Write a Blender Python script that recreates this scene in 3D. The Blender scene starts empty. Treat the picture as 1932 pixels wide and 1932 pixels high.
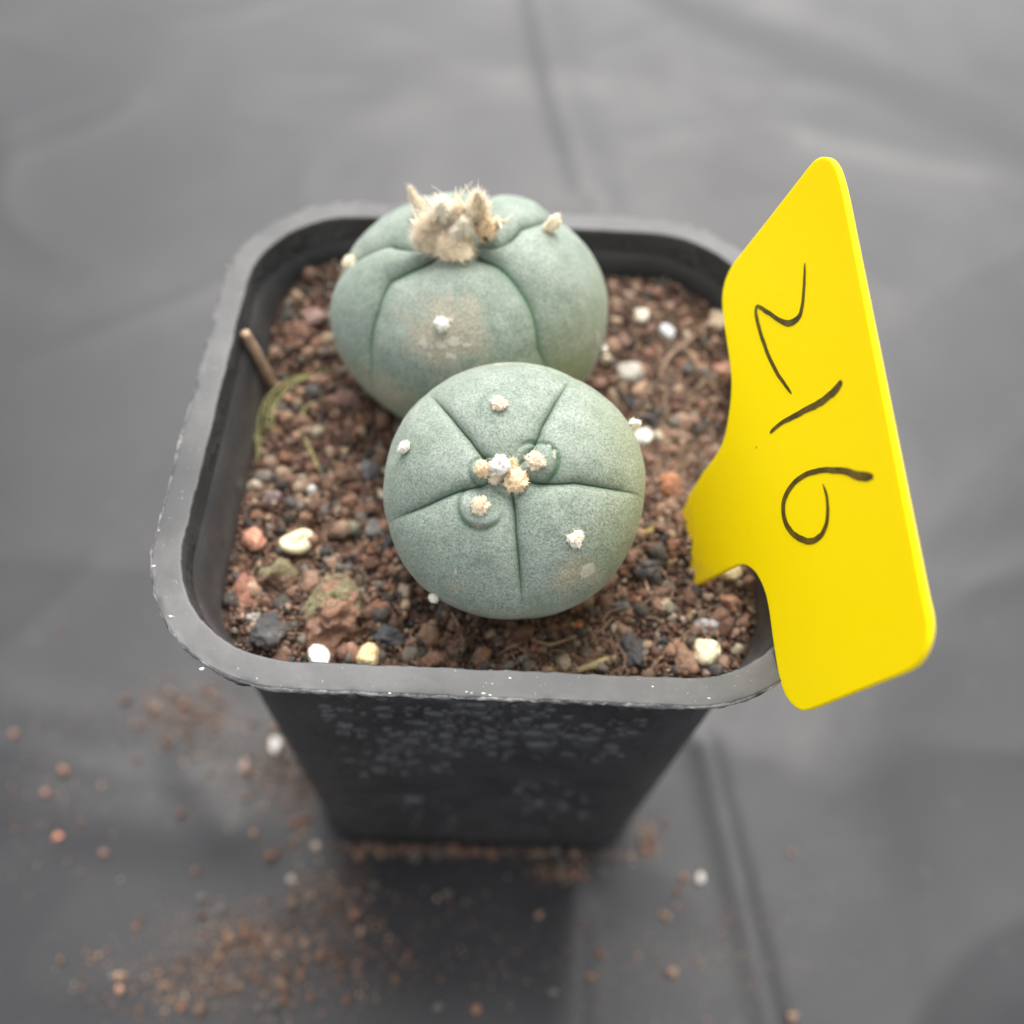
import bpy, bmesh, math, random
import numpy as np
from mathutils import Matrix, Vector

# ------------------------------------------------------------------ camera, world, light
S = 0.01                      # everything below is laid out in centimetres and built in metres
scene = bpy.context.scene
COL = scene.collection
CAM = np.array([-0.112, -7.159, 16.689])
YAW, PITCH, ROLL, FOC = -0.04928, 0.58827, 0.08866, 0.96

def rot(y, p, r):
    cy, sy, cp, sp, cr, sr = math.cos(y), math.sin(y), math.cos(p), math.sin(p), math.cos(r), math.sin(r)
    return (np.array([[cy, -sy, 0], [sy, cy, 0], [0, 0, 1]]) @ np.array([[1, 0, 0], [0, cp, -sp], [0, sp, cp]])
            @ np.array([[cr, -sr, 0], [sr, cr, 0], [0, 0, 1]]))
RC = rot(YAW, PITCH, ROLL)
cam = bpy.data.cameras.new('camera'); camo = bpy.data.objects.new('camera', cam); COL.objects.link(camo)
m = Matrix([list(RC[i]) + [CAM[i]*S] for i in range(3)] + [[0, 0, 0, 1]])
camo.matrix_world = m
cam.sensor_width = 36; cam.lens = 36*FOC; cam.clip_start = 0.005; cam.clip_end = 100
cam.dof.use_dof = True; cam.dof.focus_distance = 0.0945; cam.dof.aperture_fstop = 34.56/2.9
scene.camera = camo

SUN_EL, SUN_AZ = math.radians(58), math.radians(8)    # veiled sun high behind the pot
w = bpy.data.worlds.new('World'); scene.world = w; w.use_nodes = True
nt = w.node_tree; nt.nodes.clear()
sky = nt.nodes.new('ShaderNodeTexSky'); sky.sky_type = 'NISHITA'; sky.sun_disc = False
sky.sun_elevation = SUN_EL; sky.sun_rotation = SUN_AZ
sky.air_density = 1.0; sky.dust_density = 3.0; sky.ozone_density = 1.0
hs = nt.nodes.new('ShaderNodeHueSaturation'); hs.inputs['Saturation'].default_value = 0.12
bg = nt.nodes.new('ShaderNodeBackground'); bg.inputs[1].default_value = 0.12
wo = nt.nodes.new('ShaderNodeOutputWorld')
nt.links.new(sky.outputs[0], hs.inputs['Color']); nt.links.new(hs.outputs[0], bg.inputs[0]); nt.links.new(bg.outputs[0], wo.inputs[0])
sl = bpy.data.lights.new('sun', 'SUN'); sl.energy = 1.4; sl.angle = math.radians(48); sl.color = (1, .96, .9)
so = bpy.data.objects.new('sun', sl); COL.objects.link(so)
sd = Vector((math.sin(SUN_AZ)*math.cos(SUN_EL), math.cos(SUN_AZ)*math.cos(SUN_EL), math.sin(SUN_EL)))
so.rotation_euler = (-sd).to_track_quat('-Z', 'Y').to_euler()
so.location = sd*0.6
scene.view_settings.view_transform = 'Standard'; scene.view_settings.look = 'None'
scene.view_settings.exposure = 1.55; scene.view_settings.gamma = 1
scene.render.engine = 'CYCLES'

# ------------------------------------------------------------------ helpers
rng = np.random.default_rng(7); random.seed(7)
PX = 1024/1932.0

def ray(x, y):
    d = RC @ np.array([(x*PX-512)/(FOC*1024), -(y*PX-512)/(FOC*1024), -1.0])
    return d/np.linalg.norm(d)
def at(x, y, z=0.0):
    d = ray(x, y); return CAM + d*((z-CAM[2])/d[2])
def on_plane(x, y, p0, n):
    d = ray(x, y); return CAM + d*(((p0-CAM) @ n)/(d @ n))

def _h(i, j, k, s):
    n = (i*374761393 + j*668265263 + k*2147483647 + s*1274126177) & 0xffffffff
    n = ((n ^ (n >> 13))*1103515245) & 0xffffffff
    n = ((n ^ (n >> 16))*2654435769) & 0xffffffff
    return ((n ^ (n >> 15)) & 0xffff)/65535.0*2-1
def vn(P, f=1.0, seed=0):
    P = np.asarray(P, float)*f; I = np.floor(P).astype(np.int64); F = P-I; F = F*F*(3-2*F)
    out = 0
    for a in (0, 1):
        for b in (0, 1):
            for c in (0, 1):
                wt = (F[..., 0] if a else 1-F[..., 0])*(F[..., 1] if b else 1-F[..., 1])*(F[..., 2] if c else 1-F[..., 2])
                out = out + wt*_h(I[..., 0]+a, I[..., 1]+b, I[..., 2]+c, seed)
    return out
def fbm(P, f=1.0, seed=0, n=3):
    o = 0
    for k in range(n): o = o + vn(P, f*2.03**k, seed+k*17)*0.5**k
    return o
def sstep(a, b, x):
    t = np.clip((x-a)/(b-a), 0, 1); return t*t*(3-2*t)

def mesh(name, V, F, smooth=True, attrs=None, cols=None):
    """V in centimetres; F: array (n,3|4) or list of faces"""
    me = bpy.data.meshes.new(name)
    V = np.asarray(V, np.float64)*S
    if isinstance(F, np.ndarray):
        n, k = F.shape
        me.vertices.add(len(V)); me.vertices.foreach_set('co', V.ravel())
        me.loops.add(n*k); me.loops.foreach_set('vertex_index', F.ravel().astype(np.int32))
        me.polygons.add(n); me.polygons.foreach_set('loop_start', np.arange(0, n*k, k, dtype=np.int32))
        me.polygons.foreach_set('loop_total', np.full(n, k, np.int32))
        me.update(calc_edges=True); me.validate()
    else:
        me.from_pydata([tuple(v) for v in V], [], F); me.update()
    if smooth: me.polygons.foreach_set('use_smooth', np.ones(len(me.polygons), bool))
    for k, a in (attrs or {}).items():
        at_ = me.attributes.new(k, 'FLOAT', 'POINT'); at_.data.foreach_set('value', np.asarray(a, np.float32))
    if cols is not None:
        at_ = me.attributes.new('col', 'FLOAT_COLOR', 'POINT')
        at_.data.foreach_set('color', np.c_[cols, np.ones(len(cols))].astype(np.float32).ravel())
    return me
def ob(name, me, mat, parent=None):
    o = bpy.data.objects.new(name, me); COL.objects.link(o)
    if mat is not None and me is not None and not me.materials: me.materials.append(mat)
    if parent is not None: o.parent = parent
    return o
def tag(o, label=None, cat=None, group=None, kind=None):
    for k, v_ in (('label', label), ('category', cat), ('group', group), ('kind', kind)):
        if v_: o[k] = v_
    return o
def empty(name, p):
    o = bpy.data.objects.new(name, None); COL.objects.link(o); o.location = Vector(p)*S; o.empty_display_size = 0.005
    return o
def child(name, V, F, mat, parent, **kw):
    """mesh given in world cm, stored relative to its parent chain (unrotated empties or meshes)"""
    off = np.zeros(3); q = parent
    while q is not None: off += np.array(q.location)/S; q = q.parent
    return ob(name, mesh(name, np.asarray(V)-off, F, **kw), mat, parent)

# ---- materials
def mat(name):
    m_ = bpy.data.materials.new(name); m_.use_nodes = True
    t = m_.node_tree; b = t.nodes['Principled BSDF']
    return m_, t, b
def N(t, kind, **kw):
    n = t.nodes.new(kind)
    for k, v_ in kw.items():
        if k in n.inputs: n.inputs[k].default_value = v_
        else: setattr(n, k, v_)
    return n
def noise(t, scale, detail=4, rough=.55, vec=None, dist=0):
    n = N(t, 'ShaderNodeTexNoise'); n.inputs['Scale'].default_value = scale; n.inputs['Detail'].default_value = detail
    n.inputs['Roughness'].default_value = rough; n.inputs['Distortion'].default_value = dist
    if vec is None:
        vec = t.nodes.get('OBJ_CO')
        if vec is None: vec = N(t, 'ShaderNodeTexCoord'); vec.name = 'OBJ_CO'
        vec = vec.outputs['Object']
    t.links.new(vec, n.inputs['Vector']); return n.outputs['Fac']
def ramp(t, fac, stops):
    r = N(t, 'ShaderNodeValToRGB'); e = r.color_ramp.elements
    while len(e) < len(stops): e.new(.5)
    for el, (p, c) in zip(e, stops):
        el.position = p; el.color = (c, c, c, 1) if isinstance(c, (int, float)) else (*c, 1)
    t.links.new(fac, r.inputs['Fac']); return r.outputs['Color']
def mix(t, fac, a, b, kind='MIX'):
    n = N(t, 'ShaderNodeMix', data_type='RGBA', blend_type=kind)
    for sock, v_ in ((n.inputs[0], fac), (n.inputs[6], a), (n.inputs[7], b)):
        if isinstance(v_, (int, float)): sock.default_value = v_
        elif isinstance(v_, tuple): sock.default_value = (*v_, 1)
        else: t.links.new(v_, sock)
    return n.outputs[2]
def math_(t, op, a, b=0.0):
    n = N(t, 'ShaderNodeMath', operation=op)
    for sock, v_ in ((n.inputs[0], a), (n.inputs[1], b)):
        if isinstance(v_, (int, float)): sock.default_value = v_
        else: t.links.new(v_, sock)
    return n.outputs[0]
def attr(t, name, out='Fac'):
    n = N(t, 'ShaderNodeAttribute', attribute_name=name); return n.outputs[out]
def bump(t, b, h, strength=.3, dist=.0005, chain=None):
    n = N(t, 'ShaderNodeBump'); n.inputs['Strength'].default_value = strength; n.inputs['Distance'].default_value = dist
    t.links.new(h, n.inputs['Height'])
    if chain is not None: t.links.new(chain, n.inputs['Normal'])
    t.links.new(n.outputs[0], b.inputs['Normal']); return n.outputs[0]
def vor(t, scale, feature='F1', vec=None, out='Distance'):
    n = N(t, 'ShaderNodeTexVoronoi', feature=feature); n.inputs['Scale'].default_value = scale
    c = N(t, 'ShaderNodeTexCoord'); t.links.new(vec if vec is not None else c.outputs['Object'], n.inputs['Vector']); return n.outputs[out]

# black plastic sheet, lightly dusty
M_SHEET, t, b = mat('black_plastic_sheet')
big = noise(t, 22, 6, .65, None, .6); fine = noise(t, 260, 4, .6)
c = mix(t, ramp(t, big, [(.35, 0), (.7, 1)]), (.007, .007, .0095), (.013, .0127, .0148))
c = mix(t, ramp(t, fine, [(.62, 0), (.75, .3)]), c, (.07, .065, .06))
t.links.new(c, b.inputs['Base Color'])
t.links.new(ramp(t, big, [(.3, .40), (.75, .56)]), b.inputs['Roughness'])
b.inputs['Specular IOR Level'].default_value = .46
bump(t, b, noise(t, 55, 5, .6), .12, .0012)

# pot plastic
def pot_material(name, speck, rough, lum=1.0):
    M_, t, b = mat(name)
    n1 = noise(t, 120, 5, .6); n2 = noise(t, 1700, 3, .6); n3 = noise(t, 40, 3)
    c = mix(t, ramp(t, n1, [(.35, 0), (.7, 1)]), tuple(x*lum for x in (.028, .029, .031)), tuple(x*lum for x in (.050, .050, .051)))
    sp = ramp(t, n2, [(.67, 0), (.74, speck)])
    c = mix(t, sp, c, (.34, .34, .335))
    dirt = ramp(t, noise(t, 75, 6, .7), [(.60, 0), (.72, .55*speck)])
    c = mix(t, dirt, c, (.20, .17, .14))
    t.links.new(c, b.inputs['Base Color'])
    t.links.new(ramp(t, n3, [(.3, rough-.06), (.7, rough+.1)]), b.inputs['Roughness'])
    return M_, t, b, n1, n2
M_RIM, t, b, n1, n2 = pot_material('pot_rim_plastic', .5, .50, .75)
b.inputs['Specular IOR Level'].default_value = .62
rimc = b.inputs['Base Color'].links[0].from_socket
wear = ramp(t, math_(t, 'ADD', math_(t, 'MULTIPLY', attr(t, 'edge'), .42), math_(t, 'MULTIPLY', noise(t, 420, 5, .75), .8)), [(.66, 0), (.86, .75)])
dust = ramp(t, noise(t, 95, 5, .7), [(.48, 0), (.72, .35)])
t.links.new(mix(t, wear, mix(t, dust, rimc, (.13, .125, .12)), (.42, .41, .40)), b.inputs['Base Color'])
ch = bump(t, b, n1, .3, .0003)
M_IN, t, b, n1, n2 = pot_material('pot_inside_plastic', .35, .42, 1.3)
lo = N(t, 'ShaderNodeTexCoord'); sx = N(t, 'ShaderNodeSeparateXYZ'); t.links.new(lo.outputs['Object'], sx.inputs[0])
low = ramp(t, math_(t, 'ADD', math_(t, 'MULTIPLY', sx.outputs[2], 40.0), math_(t, 'MULTIPLY', noise(t, 220, 5, .7), .55)), [(.0, 1), (1, 0)])
# dried soil film on the lower inside wall, ragged at its top edge
soilf = ramp(t, math_(t, 'ADD', math_(t, 'MULTIPLY', math_(t, 'SUBTRACT', sx.outputs[2], .0715), 95.0), noise(t, 260, 5, .7)), [(.36, .45), (.62, 0)])
base_in = b.inputs['Base Color'].links[0].from_socket
t.links.new(mix(t, soilf, base_in, (.13, .115, .10)), b.inputs['Base Color'])
bump(t, b, n1, .3, .0004)
M_OUT, t, b, n1, n2 = pot_material('pot_outside_plastic', .15, .42, .8)
v1 = vor(t, 420, 'SMOOTH_F1'); v2 = vor(t, 900)
patch = ramp(t, noise(t, 130, 3), [(.45, 0), (.6, 1)])
hgt = math_(t, 'MULTIPLY', math_(t, 'ADD', v1, math_(t, 'MULTIPLY', v2, .4)), patch)
bump(t, b, hgt, .35, .0025)
M_BEAD, t, b, n1, n2 = pot_material('splash_bead', .1, .24, 1.2)

# stones: object colour (individual pebbles) and attribute colour (loose mass)
def stone_mat(name, attribute):
    M_, t, b = mat(name)
    if attribute: col = attr(t, 'col', 'Color')
    else:
        oi = N(t, 'ShaderNodeObjectInfo'); col = oi.outputs['Color']
    g = N(t, 'ShaderNodeNewGeometry').outputs['Position']
    n1 = noise(t, 500, 5, .7, g); n2 = noise(t, 1600, 3, .6, g); n3 = noise(t, 170, 3, .6, g)
    c = mix(t, ramp(t, n1, [(.3, 0), (.7, 1)]), mix(t, 1.0, col, (.62, .57, .52), 'MULTIPLY'), mix(t, 1.0, col, (1.25, 1.25, 1.25), 'MULTIPLY'))
    c = mix(t, ramp(t, n2, [(.60, 0), (.72, .45)]), c, mix(t, 1.0, col, (.35, .32, .30), 'MULTIPLY'))
    c = mix(t, ramp(t, n3, [(.48, 0), (.68, .6)]), c, (.095, .060, .042))
    c = mix(t, ramp(t, noise(t, 900, 5, .75, g), [(.54, 0), (.66, .55)]), c, mix(t, .5, col, (.30, .24, .19)))
    t.links.new(c, b.inputs['Base Color']); b.inputs['Roughness'].default_value = .85
    b.inputs['Specular IOR Level'].default_value = .3
    bump(t, b, math_(t, 'ADD', n1, math_(t, 'MULTIPLY', n2, .5)), .9, .0007)
    return M_
M_STONE = stone_mat('stone', False); M_GRIT = stone_mat('loose_grit', True)
M_PALE, t, b = mat('pale_stone')              # clean perlite and shell-like pebbles
oi = N(t, 'ShaderNodeObjectInfo'); n1 = noise(t, 380, 5, .65)
t.links.new(mix(t, ramp(t, n1, [(.35, .0), (.75, .55)]), oi.outputs['Color'], mix(t, 1.0, oi.outputs['Color'], (.78, .70, .56), 'MULTIPLY')), b.inputs['Base Color'])
b.inputs['Roughness'].default_value = .75; bump(t, b, n1, .4, .0004)
M_SOIL, t, b = mat('soil')
n1 = noise(t, 260, 6, .7); n2 = noise(t, 900, 4, .7)
c = mix(t, ramp(t, n1, [(.3, 0), (.7, 1)]), (.028, .016, .011), (.105, .058, .040))
c = mix(t, ramp(t, n2, [(.58, 0), (.7, .6)]), c, (.20, .13, .095))
t.links.new(c, b.inputs['Base Color']); b.inputs['Roughness'].default_value = .95
bump(t, b, math_(t, 'ADD', n1, n2), .9, .0012)

def plain(name, col, rough=.7, var=.25, scale=500, sss=0, spec=.4, objcol=False):
    M_, t, b = mat(name)
    n1 = noise(t, scale, 4, .6)
    c0 = tuple(x*(1-var) for x in col); c1 = tuple(min(1, x*(1+var)) for x in col)
    t.links.new(mix(t, ramp(t, n1, [(.3, 0), (.7, 1)]), c0, c1), b.inputs['Base Color'])
    b.inputs['Roughness'].default_value = rough; b.inputs['Specular IOR Level'].default_value = spec
    if sss:
        b.inputs['Subsurface Weight'].default_value = sss; b.inputs['Subsurface Radius'].default_value = (.6, .5, .3); b.inputs['Subsurface Scale'].default_value = .001
    return M_
M_WOOLW = plain('white_wool', (.96, .92, .83), .9, .04, 900, .35)
M_WOOLP = plain('pale_wool', (.97, .88, .72), .9, .08, 900, .35)
M_WOOLC = plain('cream_wool', (.92, .76, .56), .9, .14, 900, .25)
M_WOOLO = plain('orange_wool', (.90, .68, .43), .9, .12, 900, .25)
M_BROWN = plain('dried_brown', (.16, .09, .05), .9, .3, 900)
M_STRAW = plain('dry_stick', (.48, .33, .22), .8, .3, 300)
M_ROOT = plain('dry_root', (.30, .205, .14), .85, .3, 300)
M_ALGA = plain('green_strand', (.30, .30, .12), .7, .3, 400)
M_MOSS = plain('moss', (.38, .33, .21), .9, .45, 700)
M_MOSSG = plain('green_moss', (.20, .23, .09), .9, .4, 700)
M_INK, t, b = mat('marker_ink')
n1 = noise(t, 700, 4, .7)
t.links.new(mix(t, ramp(t, n1, [(.35, 0), (.75, 1)]), (.045, .027, .002), (.19, .115, .005)), b.inputs['Base Color']); b.inputs['Roughness'].default_value = .45
M_YEL, t, b = mat('yellow_plastic')
n1 = noise(t, 30, 3); n2 = noise(t, 900, 3)
t.links.new(mix(t, n1, (.95, .70, .001), (.97, .73, .002)), b.inputs['Base Color'])
b.inputs['Roughness'].default_value = .48; b.inputs['Specular IOR Level'].default_value = .12
b.inputs['Subsurface Weight'].default_value = .3; b.inputs['Subsurface Radius'].default_value = (1, .7, .1); b.inputs['Subsurface Scale'].default_value = .0008
bump(t, b, n2, .05, .0001)
tc = N(t, 'ShaderNodeTexCoord'); sz_ = N(t, 'ShaderNodeSeparateXYZ'); t.links.new(tc.outputs['Object'], sz_.inputs[0])
sm = ramp(t, math_(t, 'ADD', math_(t, 'MULTIPLY', sz_.outputs[2], -60.0), noise(t, 330, 5, .7)), [(.30, 0), (.75, .5)])     # soil smears by the foot
sp = ramp(t, noise(t, 420, 2, .5), [(.80, 0), (.82, .6)])
yb = b.inputs['Base Color'].links[0].from_socket
t.links.new(mix(t, sp, mix(t, sm, yb, (.42, .27, .06)), (.25, .17, .02)), b.inputs['Base Color'])
t.links.new(ramp(t, noise(t, 90, 5, .7), [(.3, .40), (.7, .56)]), b.inputs['Roughness'])

# cactus skin
M_SKIN, t, b = mat('cactus_skin')
nb = noise(t, 90, 4, .6); nf = noise(t, 4200, 3, .75); nm = noise(t, 420, 4, .65)
base = mix(t, ramp(t, nb, [(.3, 0), (.7, 1)]), (.118, .166, .128), (.180, .222, .180))
bl = math_(t, 'ADD', math_(t, 'MULTIPLY', nf, .75), math_(t, 'MULTIPLY', nm, .35))
c = mix(t, ramp(t, bl, [(.45, 0), (.70, .85)]), base, (.362, .398, .352))
rub = ramp(t, noise(t, 150, 4, .65), [(.46, 0), (.68, .5)])
c = mix(t, rub, c, mix(t, ramp(t, nf, [(.35, 0), (.65, 1)]), (.105, .155, .112), (.205, .255, .20)))
c = mix(t, ramp(t, nf, [(.33, .42), (.46, 0)]), c, (.068, .118, .076))
c = mix(t, math_(t, 'MULTIPLY', attr(t, 'olive'), .75), c, mix(t, ramp(t, nf, [(.35, 0), (.65, 1)]), (.14, .17, .075), (.30, .32, .19)))
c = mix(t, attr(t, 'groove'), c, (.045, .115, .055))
scm = ramp(t, math_(t, 'ADD', attr(t, 'scar'), math_(t, 'MULTIPLY', math_(t, 'SUBTRACT', noise(t, 330, 6, .75), .5), 2.2)), [(.34, 0), (.78, .85)])
c = mix(t, scm, c, mix(t, ramp(t, nf, [(.35, 0), (.65, 1)]), (.20, .185, .125), (.40, .375, .29)))
crust = ramp(t, math_(t, 'ADD', attr(t, 'crust'), math_(t, 'MULTIPLY', math_(t, 'SUBTRACT', noise(t, 700, 4, .7), .5), 1.7)), [(.45, 0), (.60, .65)])
c = mix(t, crust, c, mix(t, nf, (.36, .345, .28), (.60, .58, .50)))
t.links.new(c, b.inputs['Base Color'])
b.inputs['Roughness'].default_value = .62; b.inputs['Specular IOR Level'].default_value = .35
b.inputs['Sheen Weight'].default_value = .12; b.inputs['Sheen Roughness'].default_value = .5
ch = bump(t, b, nf, .35, .00025)
bump(t, b, crust, .5, .00035, ch)

# ------------------------------------------------------------------ primitive geometry
_ico = {}
def ico(sub):
    if sub not in _ico:
        bm = bmesh.new(); bmesh.ops.create_icosphere(bm, subdivisions=sub, radius=1)
        _ico[sub] = (np.array([v_.co[:] for v_ in bm.verts]), np.array([[v_.index for v_ in f.verts] for f in bm.faces])); bm.free()
    return _ico[sub]
def stone(seed, sub=3, npl=11, soft=18, rough=.10, flat=None):
    r = np.random.default_rng(seed); D, F = ico(sub)
    n = r.normal(size=(npl, 3)); n /= np.linalg.norm(n, axis=1)[:, None]
    d = r.uniform(.55, .95, npl)
    dots = np.maximum(D @ n.T, 1e-3)/d
    rad = 1/((dots**soft).sum(1)+1)**(1/soft)
    P = D*rad[:, None]
    if rough: P = P*(1+rough*fbm(D, 2.2, seed)[:, None] + ((.07*vn(D, 6, seed+5)+.045*vn(D, 13, seed+6))[:, None] if sub > 2 else 0))
    sc = np.array(flat) if flat is not None else np.array([1, r.uniform(.7, .95), r.uniform(.55, .8)])
    return P*sc/np.abs(P).max(), F
def randrot(r):
    q = r.normal(size=4); q /= np.linalg.norm(q); a, b_, c_, d = q
    return np.array([[1-2*(c_*c_+d*d), 2*(b_*c_-a*d), 2*(b_*d+a*c_)], [2*(b_*c_+a*d), 1-2*(b_*b_+d*d), 2*(c_*d-a*b_)], [2*(b_*d-a*c_), 2*(c_*d+a*b_), 1-2*(b_*b_+c_*c_)]])
def tube(path, rad, sides=6, closed_ends=True):
    path = np.asarray(path, float); n = len(path); rad = np.broadcast_to(np.asarray(rad, float), (n,))
    T = np.gradient(path, axis=0); T /= np.linalg.norm(T, axis=1)[:, None]+1e-9
    up = np.array([.31, .17, .93]); V = []
    for i in range(n):
        a = np.cross(T[i], up); a /= np.linalg.norm(a)+1e-9; bb = np.cross(T[i], a)
        for k in range(sides):
            th = 2*math.pi*k/sides; V.append(path[i]+rad[i]*(a*math.cos(th)+bb*math.sin(th)))
    F = [[i*sides+k, i*sides+(k+1) % sides, (i+1)*sides+(k+1) % sides, (i+1)*sides+k] for i in range(n-1) for k in range(sides)]
    if closed_ends: F += [list(range(sides))[::-1], [(n-1)*sides+k for k in range(sides)]]
    return np.array(V), F
def hairs(base, dirs, length, rad, r, curl=.35, seg=3):
    """thin tapered three-sided hairs"""
    n = len(base); dirs = dirs/np.linalg.norm(dirs, axis=1)[:, None]
    a = np.cross(dirs, r.normal(size=(n, 3))); a /= np.linalg.norm(a, axis=1)[:, None]; b_ = np.cross(dirs, a)
    L = np.broadcast_to(length, (n,)); R_ = np.broadcast_to(rad, (n,))
    V = np.zeros((n, seg*3+1, 3)); cv = r.normal(size=n)*curl; cw = r.normal(size=n)*curl
    for i in range(seg+1):
        u = i/seg; c0 = base+dirs*(L*u)[:, None]+a*(L*cv*u*u)[:, None]+b_*(L*cw*u*u)[:, None]
        if i == seg: V[:, -1] = c0
        else:
            for k in range(3):
                th = 2.094*k; V[:, i*3+k] = c0+(a*math.cos(th)+b_*math.sin(th))*(R_*(1-.6*u))[:, None]
    F = []
    for i in range(seg-1):
        for k in range(3):
            F += [[i*3+k, i*3+(k+1) % 3, (i+1)*3+(k+1) % 3], [i*3+k, (i+1)*3+(k+1) % 3, (i+1)*3+k]]
    for k in range(3): F.append([(seg-1)*3+k, (seg-1)*3+(k+1) % 3, seg*3])
    F = np.array(F); off = (np.arange(n)*(seg*3+1))[:, None, None]
    return V.reshape(-1, 3), (F[None]+off).reshape(-1, 3)
def join(*parts):
    V, F, o = [], [], 0
    for v_, f in parts: V.append(v_); F.append(np.asarray(f)+o); o += len(v_)
    return np.concatenate(V), np.concatenate(F)

def rsq(a, r, n=14, m=16):
    """rounded square outline, counter clockwise, evenly subdivided straights"""
    P = []
    for k, (sx_, sy_) in enumerate([(1, 1), (-1, 1), (-1, -1), (1, -1)]):
        for i in range(n+1):
            th = k*math.pi/2+i/n*math.pi/2
            P.append((sx_*(a-r)+r*math.cos(th), sy_*(a-r)+r*math.sin(th)))
        nx = [(-1, 1), (-1, -1), (1, -1), (1, 1)][k]
        e = P[-1]; th = (k+1)*math.pi/2
        f = (nx[0]*(a-r)+r*math.cos(th), nx[1]*(a-r)+r*math.sin(th))
        for i in range(1, m): P.append((e[0]+(f[0]-e[0])*i/m, e[1]+(f[1]-e[1])*i/m))
    return np.array(P)
def loft(rings, close=False):
    n = len(rings[0]); V = np.concatenate(rings)
    F = [[i*n+k, i*n+(k+1) % n, (i+1)*n+(k+1) % n, (i+1)*n+k] for i in range(len(rings)-1) for k in range(n)]
    return V, np.array(F)

# ------------------------------------------------------------------ ground sheet
POT_H = 7.983
ax = np.concatenate([-np.geomspace(1, 300, 40)[::-1]-22, np.linspace(-22, 22, 300), np.geomspace(1, 300, 40)+22])
ay = np.concatenate([-np.geomspace(1, 300, 40)[::-1]-12, np.linspace(-12, 34, 320), np.geomspace(1, 300, 40)+34])
GX, GY = np.meshgrid(ax, ay); GP = np.stack([GX, GY, 0*GX], -1)
def seg_d(P, pts):
    best = np.full(P.shape[:-1], 1e9); side = np.zeros(P.shape[:-1])
    for a, c_ in zip(pts[:-1], pts[1:]):
        d = c_-a; L2 = d @ d; u = np.clip(((P-a) @ d)/L2, 0, 1)
        q = P-(a+u[..., None]*d); dd = np.sqrt((q**2).sum(-1)); s_ = np.sign(d[0]*q[..., 1]-d[1]*q[..., 0])
        k = dd < best; best = np.where(k, dd, best); side = np.where(k, s_, side)
    return best, side
RC_ = {}
def ground_z(P):
    xy = P[..., :2]; z = .07*fbm(P, .14, 3, 2)+.012*vn(P, .5, 8)+.05*(1-np.abs(fbm(P*np.array([.5, 1., 1.]), .22, 51, 2)))**3+.035*(1-np.abs(fbm(P@np.array([[.8, -.6, 0], [.6, .8, 0], [0, 0, 1]])*np.array([.35, 1., 1.]), .3, 57, 2)))**4
    def ridge(px, h, wl_, wr_=None):
        nonlocal z
        key = tuple(px)
        if key not in RC_: RC_[key] = [at(*p)[:2] for p in px]
        d, s_ = seg_d(xy, RC_[key]); wd = np.where(s_ > 0, wl_, wr_ or wl_); z = z+h*np.exp(-(d/wd)**2)
    ridge([(985, -120), (1050, 180), (1105, 360)], .13, .8, .4)
    key = 'step'
    if key not in RC_: RC_[key] = [at(*p)[:2] for p in [(1000, -160), (1330, 20), (1600, 120), (2100, 320)]]
    d, s_ = seg_d(xy, RC_[key]); z = z-.36*sstep(-1.7, 1.7, d*s_)*np.exp(-np.maximum(d*s_, 0)/14)*sstep(4, 9, xy[..., 1])
    ridge([(1540, 255), (1760, 300), (2100, 370)], .06, 1.2, .5)
    ridge([(1335, 1400), (1395, 1640), (1475, 1980)], .085, .16, .35)
    ridge([(1400, 1400), (1490, 1680), (1640, 1990)], .02, .35, .9)
    ridge([(1620, 1480), (1690, 1700), (1850, 1900)], .05, .8, 1.2)
    ridge([(1090, 1720), (1080, 2000)], .12, .25, .7)
    ridge([(60, 1520), (330, 1560), (640, 1610)], .05, .6)
    ridge([(0, 1330), (200, 1360), (330, 1330)], .04, .5)
    ridge([(420, 1380), (360, 1450), (440, 1560)], .05, .4)
    ridge([(1700, 1000), (1932, 930), (2100, 900)], .05, .8)
    ridge([(0, 560), (300, 480), (620, 430)], .04, 1.4)
    # flat and pressed down under the pot
    k = sstep(2.4, 4.2, np.maximum(np.abs(xy[..., 0]), np.abs(xy[..., 1])))
    far = 1-sstep(60, 120, np.abs(xy).max(-1))
    return z*k*far-.02
GP[..., 2] = ground_z(GP); ny, nx_ = GX.shape
I = np.arange(ny*nx_).reshape(ny, nx_)
GF = np.stack([I[:-1, :-1], I[:-1, 1:], I[1:, 1:], I[1:, :-1]], -1).reshape(-1, 4)
g = ob('ground', mesh('ground', GP.reshape(-1, 3), GF), M_SHEET)
tag(g, 'creased black plastic sheet spread under the pot', 'ground', kind='structure')

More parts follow.
